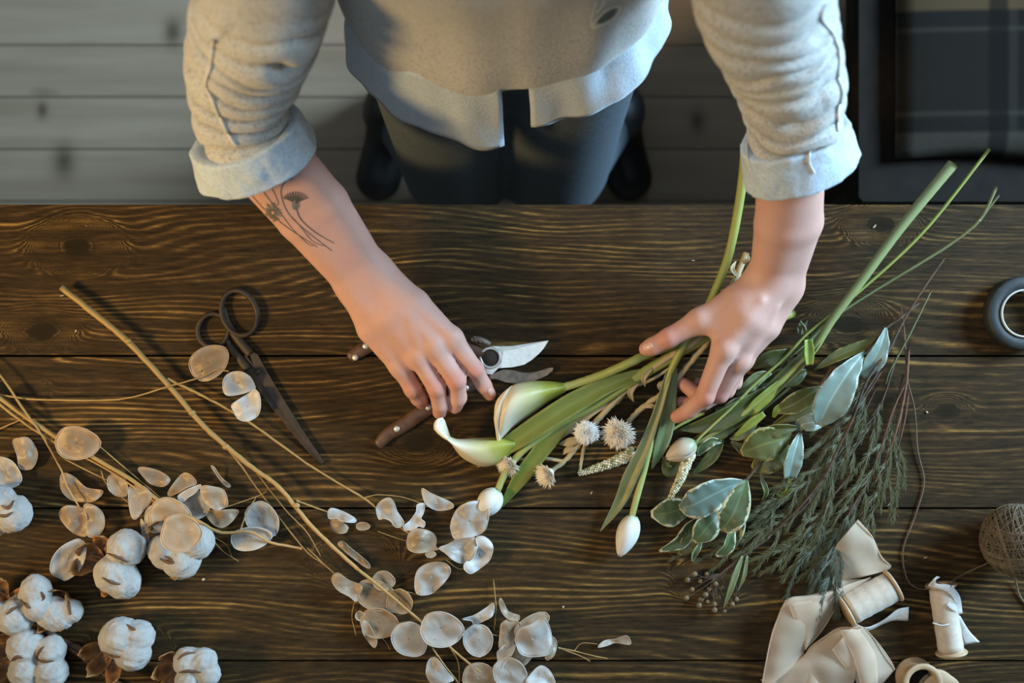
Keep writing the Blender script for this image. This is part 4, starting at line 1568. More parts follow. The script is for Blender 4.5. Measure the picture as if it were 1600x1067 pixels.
pb.lathe([(0, .0004), (L(10), .0003), (L(12.7), -.0004), (L(12.7), -.003)], Matrix.Translation(c), 28)
pb.build('pivot_bolt', m_iron, rg)
pb = MB()
pb.tube(path([(738, 531, .010), (746, 530, .011), (756, 533, .011), (766, 539, .010)], 5), .0034, 8)
for k in range(3):
    pb.tube(path([(741 + k * 7, 526 + k * 2, .011), (744 + k * 7, 535 + k * 2, .013)], 3), .0022, 6)
pb.build('safety_catch', m_worn, pr_)
for i, (pix, rv) in enumerate([([(757, 556, .008), (724, 540, .008), (680, 530, .007), (628, 528, .006), (590, 535, .006), (565, 547, .006), (545, 560, .005)], [(571, 541), (555, 558.5)]),
                               ([(764, 586, .006), (732, 602, .006), (700, 618, .005), (664, 641, .005), (630, 664, .005), (606, 679, .005), (590, 697, .005)], [(620, 670), (669, 636), (728, 606)])]):
    mb = MB()
    pts = path(pix, 6)
    n = len(pts) - 1
    mb.tube(pts, [.0068 + .0020 * math.sin(PI * k / n) - (.003 if k == n else 0) for k in range(n + 1)], 12, flat=.55)
    ho = mb.build('handle', m_hand, pr_)
    for q in rv:
        mb = MB()
        mb.lathe([(0, .0014), (L(3.5), .0011), (L(4.8), 0), (L(4.8), -.003)], Matrix.Translation(P(q[0], q[1], .0098)), 14)
        mb.build('rivet', m_rivet, ho)
mb = MB()
sp_ = []
for k in range(90):
    t = k / 89
    a = t * 2 * PI * 9
    c = P(722 - 14 * t, 575 - 22 * t + 10, .007)
    sp_.append(c + Vector((0, math.cos(a) * .003, math.sin(a) * .003)))
mb.tube(sp_, .0007, 5)
mb.build('spring', m_steel, pr_)

# ---- tape roll at the right edge
tr_ = thing('tape_roll', 'roll of black floral tape with a pale core at the right edge', 'tape', P(1603, 492, 0))
m_tape = plain('black_crepe_tape', (.022, .027, .027), .6, .3, 200, .3)
m_core = plain('pale_card_core', (.50, .50, .47), .6, .1, 200, .1)
T0 = Matrix.Translation(Vector((P(1602, 489.5, .019).x, P(1602, 489.5, .019).y, TZ)))
mb = MB()
mb.lathe([(L(37.5), .001), (L(55), .001), (L(57), .003), (L(57), .016), (L(55), .0185), (L(46), .0178), (L(37.5), .0182), (L(37.5), .001)], T0, 64)
mb.build('tape', m_tape, tr_)
mb = MB()
mb.lathe([(L(34.6), .0008), (L(37.4), .0008), (L(37.4), .0195), (L(36), .020), (L(34.6), .0195), (L(34.6), .0008)], T0, 64)
mb.build('core', m_core, tr_)

# ---- spools, ribbon, twine
m_spool = plain('pale_turned_wood', (.52, .36, .21), .5, .2, 60, .2)
m_silk = plain('cream_ribbon', (.66, .56, .44), .55, .12, 160, .3, Sheen_Weight=.3)
m_silk2 = plain('frayed_white_ribbon', (.72, .68, .62), .7, .12, 200, .4)


def spool(thing_, p0, p1, rb, rf, tf=.0035, wound=True):
    """Lying spool between two pixel ends: core with flanges, wound ribbon."""
    a, b = P(*p0), P(*p1)
    M = Matrix.Translation(a) @ (b - a).to_track_quat('Z', 'X').to_matrix().to_4x4()
    ln = (b - a).length
    mb = MB()
    mb.lathe([(.0035, 0), (rf - .001, 0), (rf, .001), (rf, tf - .001), (rf - .001, tf), (rb * .6, tf + .001), (rb * .6, ln - tf - .001), (rf - .001, ln - tf), (rf, ln - tf + .001), (rf, ln - .001), (rf - .001, ln), (.0035, ln), (.0035, 0)], M, 36)
    mb.build('spool', m_spool, thing_)
    if wound:
        mb = MB()
        prof_ = [(rb * .62, tf + .0014)] + [(rb * (1 + .018 * math.sin(k * 2.1)), tf + .002 + (ln - 2 * tf - .004) * k / 12) for k in range(13)] + [(rb * .62, ln - tf - .0014)]
        mb.lathe(prof_, M, 36)
        mb.build('wound_ribbon', m_silk, thing_)


rs = thing('ribbon_spool', 'wooden spool wound with cream ribbon that the sheer ribbon lies against', 'ribbon spool', P(1362, 940, 0))
spool(rs, (1320, 956, .0195), (1398, 914, .0195), .0168, .0188)
mb = MB()
ruled(mb, [(1338, 975, .022), (1352, 980, .014), (1366, 976, .008), (1385, 965, .010), (1402, 952, .012), (1420, 948, .012)], [(1337, 980, .010), (1350, 986, .004), (1362, 984, .003), (1378, 976, .004), (1396, 970, .005), (1419, 970, .005)], 6, 6, .002, wav=.004)
mb.build('ribbon_end', m_silk2, rs, solid=.0004)

ts = thing('ribbon_spool', 'slim pale spool tied with a frayed white bow at the right', 'ribbon spool', P(1480, 970, 0))
spool(ts, (1487, 1022, .0180), (1470, 912, .0180), .0138, .0172, .0032)
mb = MB()
for A, B in [([(1450, 915, .030), (1462, 920, .034), (1478, 925, .034), (1490, 938, .030), (1497, 960, .026)], [(1455, 908, .030), (1466, 912, .035), (1484, 914, .035), (1499, 930, .028), (1504, 958, .022)]),
             ([(1453, 914, .032), (1458, 905, .036), (1464, 900, .036)], [(1462, 917, .032), (1462, 907, .036), (1469, 902, .034)]),
             ([(1470, 917, .034), (1482, 921, .035), (1489, 914, .036)], [(1474, 922, .032), (1484, 925, .033), (1492, 916, .033)]),
             ([(1494, 962, .026), (1500, 985, .012), (1506, 1008, .004)], [(1500, 962, .024), (1514, 985, .010), (1531, 1003, .004)]),
             ([(1488, 936, .028), (1498, 940, .024), (1503, 956, .018)], [(1478, 945, .032), (1490, 955, .032), (1500, 958, .022)]),
             ([(1457, 972, .030), (1472, 976, .0335), (1490, 972, .031)], [(1457, 974.5, .030), (1472, 978.5, .0335), (1490, 974.5, .031)])]:
    ruled(mb, A, B, 6, 5, .001, wav=.004)
mb.build('bow', m_silk2, ts, solid=.0004)

for lab, cx, cy, rf, rh, lift, sp in [('upright empty wooden spool with a dark hole at the bottom edge', 1428, 1056, 31, 22, .030, True),
                                      ('small pale wooden spool cut by the bottom edge', 1461, 1078, 34, 5, .020, False)]:
    e = thing('empty_spool', lab, 'spool', P(cx, cy, 0))
    M = Matrix.Translation(P(cx, cy, .0006))
    r1, r2 = L(rf, lift), L(rh, lift)
    mb = MB()
    mb.lathe([(r2, 0), (r1, 0), (r1, .003), (r1 * .8, .005), (r1 * .8, lift - .005), (r1, lift - .003), (r1, lift - .0006), (r1 - .0008, lift), (r2 + .0008, lift), (r2, lift - .001), (r2, 0)], M, 40)
    mb.build('spool', m_spool, e)
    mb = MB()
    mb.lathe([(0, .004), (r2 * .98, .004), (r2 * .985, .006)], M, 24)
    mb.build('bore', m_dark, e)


def chiffon():
    t = NT('sheer_peach_ribbon')
    v = t.coord()
    n = t.noise(v, 700, 2)
    colr = t.ramp(t.noise(v, 20, 3), [(.3, (.80, .63, .45)), (.7, (.90, .74, .56))])
    sh = t.bsdf(colr, .7, t.bump(n, .3, .0004), Sheen_Weight=.4)
    tr = t.n('ShaderNodeBsdfTranslucent')
    t.l(colr, tr.inputs['Color'])
    m1 = t.n('ShaderNodeMixShader')
    m1.inputs[0].default_value = .4
    t.l(sh, m1.inputs[1])
    t.l(tr.outputs[0], m1.inputs[2])
    tp = t.n('ShaderNodeBsdfTransparent')
    m2 = t.n('ShaderNodeMixShader')
    m2.inputs[0].default_value = .40
    t.l(m1.outputs[0], m2.inputs[1])
    t.l(tp.outputs[0], m2.inputs[2])
    return t.done(m2.outputs[0])


mb = MB()
ruled(mb, [(1340, 812, .030), (1362, 838, .022), (1376, 868, .012), (1392, 884, .010), (1384, 892, .008)], [(1308, 850, .026), (1300, 868, .018), (1298, 885, .010), (1310, 905, .006), (1345, 902, .010)], 7, 10, .006, wav=.004)
ruled(mb, [(1298, 860, .012), (1310, 900, .006), (1345, 905, .004), (1362, 903, .006)], [(1296, 880, .006), (1292, 925, .003), (1305, 948, .003), (1326, 934, .004)], 7, 8, .003, wav=.006)
ruled(mb, [(1360, 902, .010), (1330, 925, .014), (1308, 948, .012), (1284, 985, .008), (1258, 1014, .006), (1257, 1027, .006)], [(1296, 922, .012), (1262, 930, .020), (1228, 938, .026), (1208, 985, .020), (1196, 1040, .014), (1188, 1085, .010)], 7, 12, .008, wav=.004)
ruled(mb, [(1258, 1026, .006), (1266, 1012, .010), (1290, 994, .016), (1312, 981, .020), (1345, 981, .022)], [(1188, 1062, .004), (1215, 1085, .003), (1260, 1095, .003), (1310, 1100, .003), (1330, 1100, .004)], 7, 12, .007, wav=.004)
ruled(mb, [(1332, 978, .020), (1350, 980, .018), (1372, 1005, .012), (1390, 1030, .008), (1398, 1046, .005)], [(1300, 1015, .026), (1318, 1040, .020), (1335, 1060, .014), (1345, 1085, .008), (1352, 1100, .004)], 7, 10, .006, wav=.004)
ruled(mb, [(1257, 1028, .006), (1262, 1045, .004), (1266, 1070, .003), (1275, 1095, .003)], [(1196, 1058, .010), (1200, 1075, .006), (1210, 1090, .004), (1230, 1100, .003)], 6, 8, .003, wav=.006)
ruled(mb, [(1232, 944, .030), (1240, 965, .026), (1252, 985, .018), (1258, 1012, .010)], [(1300, 932, .020), (1296, 950, .020), (1280, 975, .016), (1259, 1016, .009)], 6, 8, .003, wav=.004)
ruled(mb, [(1312, 984, .030), (1322, 1004, .028), (1334, 1030, .024), (1346, 1075, .016)], [(1342, 983, .029), (1356, 1002, .026), (1370, 1030, .020), (1372, 1075, .012)], 6, 8, .003, wav=.004)
ruled(mb, [(1259, 1030, .012), (1258, 1050, .012), (1256, 1080, .010)], [(1264, 1032, .012), (1276, 1052, .012), (1292, 1085, .010)], 6, 6, .003, wav=.003)
for pix in [[(1228, 938, .0268), (1208, 985, .0208), (1196, 1040, .0148), (1189, 1080, .011)], [(1258, 1026, .0075), (1266, 1012, .011), (1290, 994, .017), (1312, 981, .021), (1345, 981, .023)], [(1350, 980, .0195), (1372, 1005, .0135), (1390, 1030, .0095), (1398, 1046, .006)], [(1360, 902, .011), (1330, 925, .015), (1308, 948, .013), (1284, 985, .009), (1258, 1014, .007)], [(1340, 812, .031), (1362, 838, .023), (1376, 868, .013), (1392, 884, .011)]]:
    stem(mb, pix, .0006, .0006, 7, .01, 5)
tag(mb.build('sheer_ribbon', chiffon(), solid=.0003), 'loose sheer peach ribbon looping below the greenery', 'ribbon')

m_twine = graded('jute_twine', [(0, (.09, .064, .036)), (.5, (.14, .10, .057)), (1, (.22, .165, .10))], .85, 500, .8, 0, .6)
tw = thing('twine_ball', 'ball of brown jute twine cut by the right edge', 'twine', P(1588, 848, 0))
mb = MB()
cb, rb = P(1592, 845, .041), .039
mb.ell(cb, (rb * .965,) * 3, seg=40, ring=24)
for k in range(190):
    ax = Vector((R.gauss(0, .55), R.gauss(0, .55), R.gauss(0, .55)))
    ax = (Vector([(.85, .35, .35), (-.25, .9, .3), (.2, -.3, .9)][k % 3]) + ax * .16).normalized()
    U = ax.orthogonal().normalized()
    Vv = ax.cross(U)
    off = R.uniform(-.75, .75)
    rr = math.sqrt(1 - off * off)
    a0, span = R.uniform(0, 6.28), R.uniform(2.4, 4.6)
    rad = rb + R.uniform(-.0006, .0010)
    pts = [cb + (ax * off + (U * math.cos(a0 + span * i / 22) + Vv * math.sin(a0 + span * i / 22)) * rr) * (rad - .0012 * (abs(2 * i / 22 - 1) ** 8)) for i in range(23)]
    mb.tube(pts, .00085, 5, g=[R.random()] * 23, cap=False)
mb.build('wound_twine', m_twine, tw)
mb = MB()
stem(mb, [(1560, 872, .030), (1545, 879, .012), (1520, 890, .006), (1500, 900, .010), (1487, 909, .030)], .0011, .0010, 8, .006, 6, .1)
stem(mb, [(1584, 892, .012), (1588, 912, .004), (1594, 932, .002), (1612, 955, .002)], .0012, .0011, 8, .002, 6, .1)
mb.build('loose_strand', m_twine, tw)['kind'] = 'stuff'
mb = MB()
stem(mb, [(1408, 480, .006), (1413, 520, .008), (1415, 548, .010), (1418, 595, .010), (1429, 640, .006), (1434, 705, .003), (1444, 752, .002), (1431, 803, .002), (1411, 859, .002), (1417, 904, .003), (1434, 919, .012), (1452, 920, .028)], .0009, .0009, 9, .003, 6, .12)
tag(mb.build('twine_strand', plain('red_brown_cord', (.15, .085, .05), .8, .3, 300, .3)), 'thin red-brown cord curving from the stems to the slim spool', 'cord')
# ================================================================== fresh flowers and greenery
m_green = graded('tulip_stem_green', [(0, (.33, .35, .12)), (.6, (.25, .28, .060)), (1, (.30, .32, .07))], .45, 90, .25)
m_pale = graded('pale_cut_stem', [(0, (.30, .32, .14)), (.45, (.25, .28, .095)), (.55, (.33, .34, .07)), (1, (.13, .15, .05))], .45, 90, .1)
m_blade = graded('fresh_green_blade', [(0, (.215, .255, .045)), (.7, (.165, .205, .035)), (1, (.27, .30, .07))], .45, 80, .25, .25)
m_cool = graded('tulip_leaf_green', [(0, (.20, .235, .10)), (.7, (.16, .195, .085)), (1, (.27, .29, .15))], .42, 80, .25, .2)
m_lime = graded('lime_leaf', [(0, (.26, .34, .05)), (1, (.34, .40, .07))], .45, 80, .25, .3)
m_deep = graded('deep_green_leaf', [(0, (.060, .072, .018)), (.8, (.075, .086, .020)), (1, (.15, .15, .045))], .4, 80, .3, .15)
m_thin = graded('slender_green_stem', [(0, (.17, .175, .075)), (1, (.10, .11, .035))], .5, 120, .3)
m_brown = plain('brown_twig_bark', (.085, .050, .030), .75, .45, 150, .5)


def calla_mat():
    t = NT('calla_spathe')
    v = t.coord()
    n = t.noise(t.coord(scale=(1, 1, 1)), 60, 3)
    f = t.math('ADD', t.attr('g'), t.math('MULTIPLY', t.math('SUBTRACT', n, .5), .22))
    colr = t.ramp(f, [(.0, (.28, .30, .035)), (.20, (.45, .44, .065)), (.38, (.68, .62, .30)), (.58, (.80, .71, .50)), (1, (.86, .79, .63))])
    sh = t.bsdf(colr, .42, t.bump(t.noise(v, 240, 3), .12, .0004), Subsurface_Weight=.15, Subsurface_Radius=(.01, .008, .004))
    tr = t.n('ShaderNodeBsdfTranslucent')
    t.l(colr, tr.inputs['Color'])
    mx = t.n('ShaderNodeMixShader')
    mx.inputs[0].default_value = .25
    t.l(sh, mx.inputs[1])
    t.l(tr.outputs[0], mx.inputs[2])
    return t.done(mx.outputs[0])


m_calla = calla_mat()


def strip_sheet(mb, lines, n=5, nv=10, gl=None):
    """Smooth sheet through several pixel polylines of equal length (px,py,h)."""
    cols = [spline(l_, n) for l_ in lines]
    rows, gs = [], []
    m = len(cols[0]) - 1
    for i in range(m + 1):
        r = spline([c[i] for c in cols], nv)
        row = [P(q[0], q[1], max(q[2], .0008)) for q in r]
        rows.append(row)
        gs.append([gl[0] + (gl[1] - gl[0]) * (i / m) if gl else i / m] * len(row))
    mb.grid(rows, g=gs)


def calla(label, base, lines, stem_pix, r0, spadix, lip=None):
    c = thing('calla_lily', label, 'calla lily', P(base[0], base[1], 0))
    mb = MB()
    stem(mb, stem_pix, r0, r0 * 1.05, 8, .02, 10, .02)
    mb.build('stem', m_green, c)
    mb = MB()
    strip_sheet(mb, lines, 7, 7)
    if lip:
        q = path(lip[0], 7)
        n_ = len(q) - 1
        mb.tube(q, [lip[1] * (.35 + .65 * math.sin(PI * (.12 + .8 * k / n_))) for k in range(n_ + 1)], 9, g=[.95] * len(q))
    mb.build('spathe', m_calla, c, solid=.0008)
    mb = MB()
    stem(mb, spadix, .0022, .0030, 5, .02, 8, .1)
    mb.build('spadix', plain('spadix_yellow', (.55, .38, .05), .7, .2, 500, .5), c)
    return c


# each spathe: lines run from the green throat to the lip, wrapped over the top
calla('upper calla lily with its tip pointing down, below the shears', (880, 606),
      [[(884, 612, .026), (858, 628, .018), (828, 650, .014), (803, 668, .014), (790, 680, .018), (781, 690, .014)],
       [(884, 606, .031), (856, 616, .038), (824, 633, .046), (800, 650, .048), (786, 668, .042), (779, 688, .024)],
       [(884, 601, .029), (854, 604, .038), (822, 612, .050), (797, 626, .056), (783, 650, .050), (776, 680, .030)],
       [(884, 599, .026), (852, 596, .026), (820, 598, .032), (797, 606, .036), (776, 628, .040), (772, 655, .034)],
       [(884, 601, .021), (854, 600, .016), (824, 602, .014), (800, 610, .016), (781, 630, .022), (774, 660, .026)],
       [(884, 607, .019), (858, 618, .008), (830, 634, .006), (806, 650, .007), (788, 666, .010), (780, 686, .014)]],
      [(878, 606, .026), (905, 598, .030), (945, 584, .040), (985, 566, .052), (1012, 553, .050), (1060, 536, .046), (1120, 522, .040), (1185, 508, .030), (1240, 489, .018)], .0048,
      [(866, 612, .022), (840, 622, .024), (812, 636, .026)],
      ([(800, 605, .034), (790, 617, .044), (780, 638, .050), (777, 660, .044), (779, 689, .026)], .0028))
calla('lower calla lily with a curled white tip under the fingertips', (800, 690),
      [[(806, 690, .020), (780, 684, .018), (745, 684, .020), (716, 686, .026), (702, 682, .032), (694, 678, .036)],
       [(806, 692, .024), (778, 690, .030), (744, 694, .036), (716, 692, .042), (697, 684, .044), (684, 674, .040)],
       [(806, 696, .024), (780, 700, .032), (750, 706, .038), (722, 704, .042), (700, 688, .046), (678, 670, .042)],
       [(806, 700, .020), (786, 712, .024), (764, 722, .026), (738, 720, .030), (710, 698, .036), (681, 660, .040)],
       [(806, 700, .014), (790, 716, .012), (772, 726, .010), (748, 727, .012), (716, 708, .020), (688, 656, .036)],
       [(806, 696, .011), (786, 708, .005), (762, 716, .004), (740, 714, .006), (712, 700, .014), (694, 655, .032)]],
      [(800, 695, .017), (830, 684, .016), (870, 664, .018), (920, 636, .022), (975, 602, .030), (1030, 566, .038), (1085, 538, .042), (1120, 515, .040), (1150, 498, .034)], .0052,
      [(792, 696, .016), (770, 700, .018), (745, 702, .020)],
      ([(700, 686, .046), (690, 678, .046), (682, 668, .044), (684, 658, .042), (692, 654, .038)], .0026))


def petal_mat():
    return graded('white_tulip_petal', [(0, (.60, .62, .40)), (.18, (.74, .72, .64)), (1, (.80, .77, .72))], .5, 110, .10, .15)


m_petal = petal_mat()


def tulip_bud(parent, a, b, r, n=3):
    """Closed bud from base a to tip b: overlapping petals around an axis."""
    A, B = P(*a), P(*b)
    M = Matrix.Translation(A) @ (B - A).to_track_quat('Z', 'X').to_matrix().to_4x4()
    ln = (B - A).length
    for k in range(2 * n):
        ph = 2 * PI * k / (2 * n) + .4
        inner = k % 2
        mb = MB()
        rows, gs = [], []
        for i in range(15):
            u = i / 14
            rad = r * (math.sin(PI * min(1, .08 + .90 * u ** .85)) ** .75) * (.93 if inner else 1.0) + .0003
            half = 1.0 * (1 - .55 * max(0, u - .6) / .4) * (.5 + .5 * min(1, u * 4))
            row = []
            for j in range(9):
                v = j / 4 - 1
                th = ph + v * half
                rr = rad * (1 + .05 * (1 - v * v) - .03 * abs(v))
                row.append(M @ Vector((rr * math.cos(th), rr * math.sin(th), ln * u * (1 - .03 * v * v))))
            rows.append(row)
            gs.append([u] * 9)
        mb.grid(rows, g=gs)
        mb.build('petal', m_petal, parent, solid=.0006)


tu = thing('tulip', 'white tulip bud hanging down at centre with two wrapped green leaves', 'tulip', P(990, 760, 0))
mb = MB()
stem(mb, [(986, 812, .014), (994, 780, .016), (1006, 735, .018), (1024, 660, .026), (1044, 590, .040), (1070, 537, .052), (1096, 498, .050), (1116, 458, .050), (1138, 400, .056), (1152, 335, .064), (1161, 275, .072), (1165, 225, .078)], .0036, .0052, 8, .02, 10, .02)
mb.build('stem', m_green, tu)
tulip_bud(tu, (990, 806, .014), (968, 869, .014), .0118)
for pix, ws, hh, fo, ti in [([(1046, 580, .044), (1026, 648, .034), (1006, 700, .026), (985, 745, .018), (968, 785, .010), (938, 830, .006)], [.0035, .0050, .0064, .0080, .0062, .0006], .02, .35, -.2),
                            ([(1052, 575, .040), (1046, 620, .034), (1040, 665, .026), (1030, 700, .018), (1018, 733, .008)], [.0045, .0075, .0092, .0075, .0006], .02, .35, .3)]:
    mb = MB()
    leaf(mb, pix, ws, 7, 8, fo, h=hh, tilt=ti, wav=.15)
    mb.build('leaf', m_cool, tu, solid=.0006)

tu = thing('tulip', 'white tulip bud touching the big silver seed pod, beside a broad green blade', 'tulip', P(790, 740, 0))
mb = MB()
stem(mb, [(775, 772, .012), (790, 738, .014), (815, 706, .018), (850, 680, .022), (875, 662, .024), (930, 634, .028), (990, 596, .034), (1050, 560, .040), (1105, 525, .040), (1145, 500, .034)], .0038, .0046, 8, .02, 10, .02)
mb.build('stem', m_green, tu)
tulip_bud(tu, (778, 766, .013), (747, 808, .013), .0132)
for pix, ws, fo, ti in [([(896, 642, .024), (866, 676, .022), (842, 708, .018), (812, 748, .012), (778, 798, .004)], [.0070, .0100, .0095, .0085, .0006], .25, .1),
                        ([(1010, 583, .036), (960, 598, .036), (905, 625, .034), (858, 654, .032), (800, 692, .022), (746, 730, .008)], [.0060, .0085, .0118, .0120, .0100, .0006], .22, -.15)]:
    mb = MB()
    leaf(mb, pix, ws, 8, 8, fo, h=.02, tilt=ti, wav=.12)
    mb.build('leaf', m_blade, tu, solid=.0006)

tu = thing('tulip', 'half-hidden blush bud behind the speckled flower spike right of centre', 'tulip', P(1070, 700, 0))
mb = MB()
stem(mb, [(1082, 696, .014), (1110, 680, .016), (1150, 655, .018), (1190, 622, .020), (1240, 578, .022), (1272, 545, .026), (1300, 500, .030), (1345, 440, .036), (1400, 365, .044), (1450, 303, .052), (1489, 256, .058)], .0024, .0062, 8, .02, 10, .02, g0=1, g1=0)
mb.build('stem', m_pale, tu)
mb = MB()
pts = path([(1372, 402, .0405), (1380, 388, .043), (1388, 376, .0455)], 4)
m_keep, m_petal = m_petal, graded('blush_petal', [(0, (.30, .32, .16)), (.3, (.50, .42, .31)), (1, (.58, .47, .37))], .5, 110, .15, .1)
tulip_bud(tu, (1086, 692, .016), (1041, 716, .016), .0118)
m_petal = m_keep
for pix, ws, fo, ti, mt in [([(1090, 690, .012), (1060, 720, .010), (1044, 735, .010), (1036, 712, .012)], [.004, .009, .007, .0006], .3, .2, 'd'),
                            ([(1262, 530, .034), (1263, 552, .032), (1264, 570, .030)], [.0045, .0058, .0040], .5, .1, 'l'),
                            ([(1228, 590, .020), (1200, 616, .022), (1176, 638, .020), (1166, 650, .016)], [.003, .0070, .0065, .001], .3, .2, 'l'),
                            ([(1194, 646, .026), (1172, 662, .024), (1148, 682, .018)], [.0032, .0048, .0008], .3, .1, 'l'),
                            ([(1290, 515, .030), (1255, 560, .026), (1215, 600, .020), (1170, 645, .014), (1130, 680, .008)], [.003, .007, .008, .007, .001], .3, -.3, 'd'),
                            ([(1200, 610, .016), (1155, 640, .020), (1110, 662, .018), (1060, 672, .010)], [.006, .011, .010, .001], .25, .1, 'd')]:
    mb = MB()
    leaf(mb, pix, ws, 7, 8, fo, h=.02, tilt=ti, wav=.2)
    mb.build('leaf', {'d': m_deep, 'l': m_lime, 'b': m_blade}[mt], tu, solid=.0006)

# ---- dried everlasting flowers
m_ever = graded('everlasting_petal', [(0, (.64, .52, .30)), (.3, (.80, .71, .54)), (1, (.90, .85, .76))], .6, 200, .12, .25)
m_estem = graded('everlasting_stem', [(0, (.46, .38, .22)), (1, (.40, .30, .15))], .8, 200, .5)


def everlasting(parent, cx, cy, r, h, dirx, diry, openness=1.0, mat=None):
    """Flower head of narrow pointed bracts around a domed eye."""
    fl = MB()
    c = P(cx, cy, h)
    ax = Vector((dirx, -diry, .75)).normalized()
    rot = ax.to_track_quat('Z', 'Y').to_matrix()
    rr = L(r, h)
    for k in range(360):
        lay = k / 360
        phi = k * 2.39996
        el = (.05 + 1.25 * lay ** .8) * openness + .0
        d = rot @ Vector((math.sin(el) * math.cos(phi), math.sin(el) * math.sin(phi), math.cos(el)))
        ln = rr * (.62 + .42 * lay) * R.uniform(.85, 1.1)
        s = d.cross(ax)
        s = s.normalized() if s.length > 1e-3 else rot @ Vector((1, 0, 0))
        w = rr * .068
        n_ = s.cross(d)
        st = c + d * ln * .18
        mid = c + d * ln * .65 + n_ * .0004
        tip = c + d * ln + ax * R.uniform(-.1, .12) * rr
        vs = [st - s * w * .6, st + s * w * .6, mid + s * w, mid - s * w, tip]
        vs = [Vector((q.x, q.y, max(q.z, TZ + .001))) for q in vs]
        fl.add(vs, [[0, 1, 2, 3], [3, 2, 4]], [.1, .1, .6, .6, 1.0])
    fl.ell(c + ax * rr * .06, (rr * .30,) * 3, seg=16, ring=10, g=.55)
    return fl.build('flower_head', mat or m_ever, parent, solid=.0002)


e1 = thing('everlasting_flower', 'large round straw-white everlasting on its own beige stem', 'dried flower', P(980, 670, 0))
mb = MB()
stem(mb, [(975, 668, .018), (1000, 640, .020), (1030, 618, .024), (1052, 600, .030), (1080, 565, .038), (1108, 530, .042), (1130, 480, .040), (1148, 440, .034), (1166, 396, .026)], .0030, .0036, 8, .02, 8, .14)
mb.build('stem', m_estem, e1)
everlasting(e1, 967, 673, 31, .026, -.25, .35)
for pix in [[(1004, 636, .024), (1018, 634, .026), (1026, 640, .022)], [(1036, 612, .028), (1030, 602, .032), (1038, 594, .032)], [(1152, 432, .036), (1144, 420, .040), (1150, 408, .036)], [(1160, 412, .030), (1168, 404, .034), (1164, 394, .030)]]:
    mb = MB()
    leaf(mb, pix, [.0012, .0026, .0005], 5, 4, .4, h=.02)
    mb.build('leaf', m_estem, e1, solid=.0004)
e2 = thing('everlasting_spray', 'branched beige spray with three small white everlasting heads', 'dried flower', P(900, 690, 0))
mb = MB()
stem(mb, [(912, 680, .016), (935, 655, .020), (965, 622, .026), (1000, 592, .034), (1042, 560, .044), (1085, 535, .048), (1125, 490, .040), (1160, 450, .03)], .0034, .0032, 8, .02, 8, .12)
mb.build('stem', m_estem, e2)
for pix, a, b in [([(858, 738, .010), (880, 722, .012), (900, 700, .014), (912, 684, .016)], .0026, .0030), ([(880, 720, .012), (850, 716, .010), (820, 716, .008), (798, 722, .008)], .0020, .0016),
                  ([(905, 742, .006), (908, 722, .010), (914, 690, .014)], .0016, .0022), ([(1048, 574, .036), (1020, 592, .030), (985, 606, .026), (962, 630, .022)], .0018, .0030)]:
    mb = MB()
    stem(mb, pix, a, b, 7, .01, 7, .12)
    mb.build('side_stem', m_estem, e2)
everlasting(e2, 917, 673, 24, .026, -.1, .2, .95, graded('snowy_petal', [(0, (.70, .64, .50)), (.3, (.88, .86, .80)), (1, (.92, .91, .88))], .6, 200, .1, .2))
everlasting(e2, 859, 738, 25, .014, -.7, .35, .80)
everlasting(e2, 797, 723, 23, .010, -.4, .5, .9)
for pix, w in [([(915, 682, .016), (892, 690, .018), (872, 694, .012)], .005), ([(960, 628, .024), (925, 642, .022), (896, 664, .014), (872, 690, .008)], .0062), ([(1000, 595, .034), (985, 612, .034), (990, 628, .028)], .0035),
               ([(905, 700, .014), (888, 702, .016), (880, 710, .010)], .0035), ([(1020, 575, .042), (1006, 590, .042), (1008, 604, .036)], .0030), ([(975, 618, .028), (952, 618, .026), (935, 632, .020)], .0030)]:
    mb = MB()
    leaf(mb, pix, [.001, w, .0004], 6, 5, .4, h=.01, wav=.3)
    mb.build('leaf', m_estem, e2, solid=.0004)

# ---- flower spikes beaded with buds
m_bud = graded('cream_buds', [(0, (.16, .18, .06)), (.25, (.50, .47, .28)), (1, (.74, .69, .52))], .6, 200, .05)


def spike(label, a, b, r, stem_pix, h=.012):
    t_ = thing('flower_spike', label, 'flower spike', P(b[0], b[1], 0))
    pts = path([a, ((a[0] + b[0]) / 2 + 2, (a[1] + b[1]) / 2 + 2, (a[2] + b[2]) / 2), b], 20)
    mb = MB()
    stem(mb, stem_pix, .0014, .0020, 8, .012, 7, .05)
    mb.build('stem', m_green, t_)
    mb = MB()
    n = len(pts) - 1
    mb.tube(pts, [r * .45 * (1 - .65 * (1 - k / n)) for k in range(n + 1)], 8)
    for k in range(n * 6):
        u = (k + .5) / (n * 6)
        i = min(int(u * n), n - 1)
        p = pts[i].lerp(pts[i + 1], u * n - i)
        t = (pts[i + 1] - pts[i]).normalized()
        N = t.orthogonal().normalized()
        B = t.cross(N)
        a_ = k * 2.39996
        rad = r * (.34 + .66 * u ** .7) * R.uniform(.85, 1.1)
        d = N * math.cos(a_) + B * math.sin(a_)
        q = p + d * rad * .75 - t * .0008
        q.z = max(q.z, TZ + .0015)
        s = (.0009 + .0013 * u) * R.uniform(.85, 1.15)
        mb.ell(q, (s, s, s * 1.5), (d - t * .6).to_track_quat('Z', 'Y').to_matrix(), 6, 4, g=R.random())
    mb.build('flower_buds', m_bud, t_)
    return t_


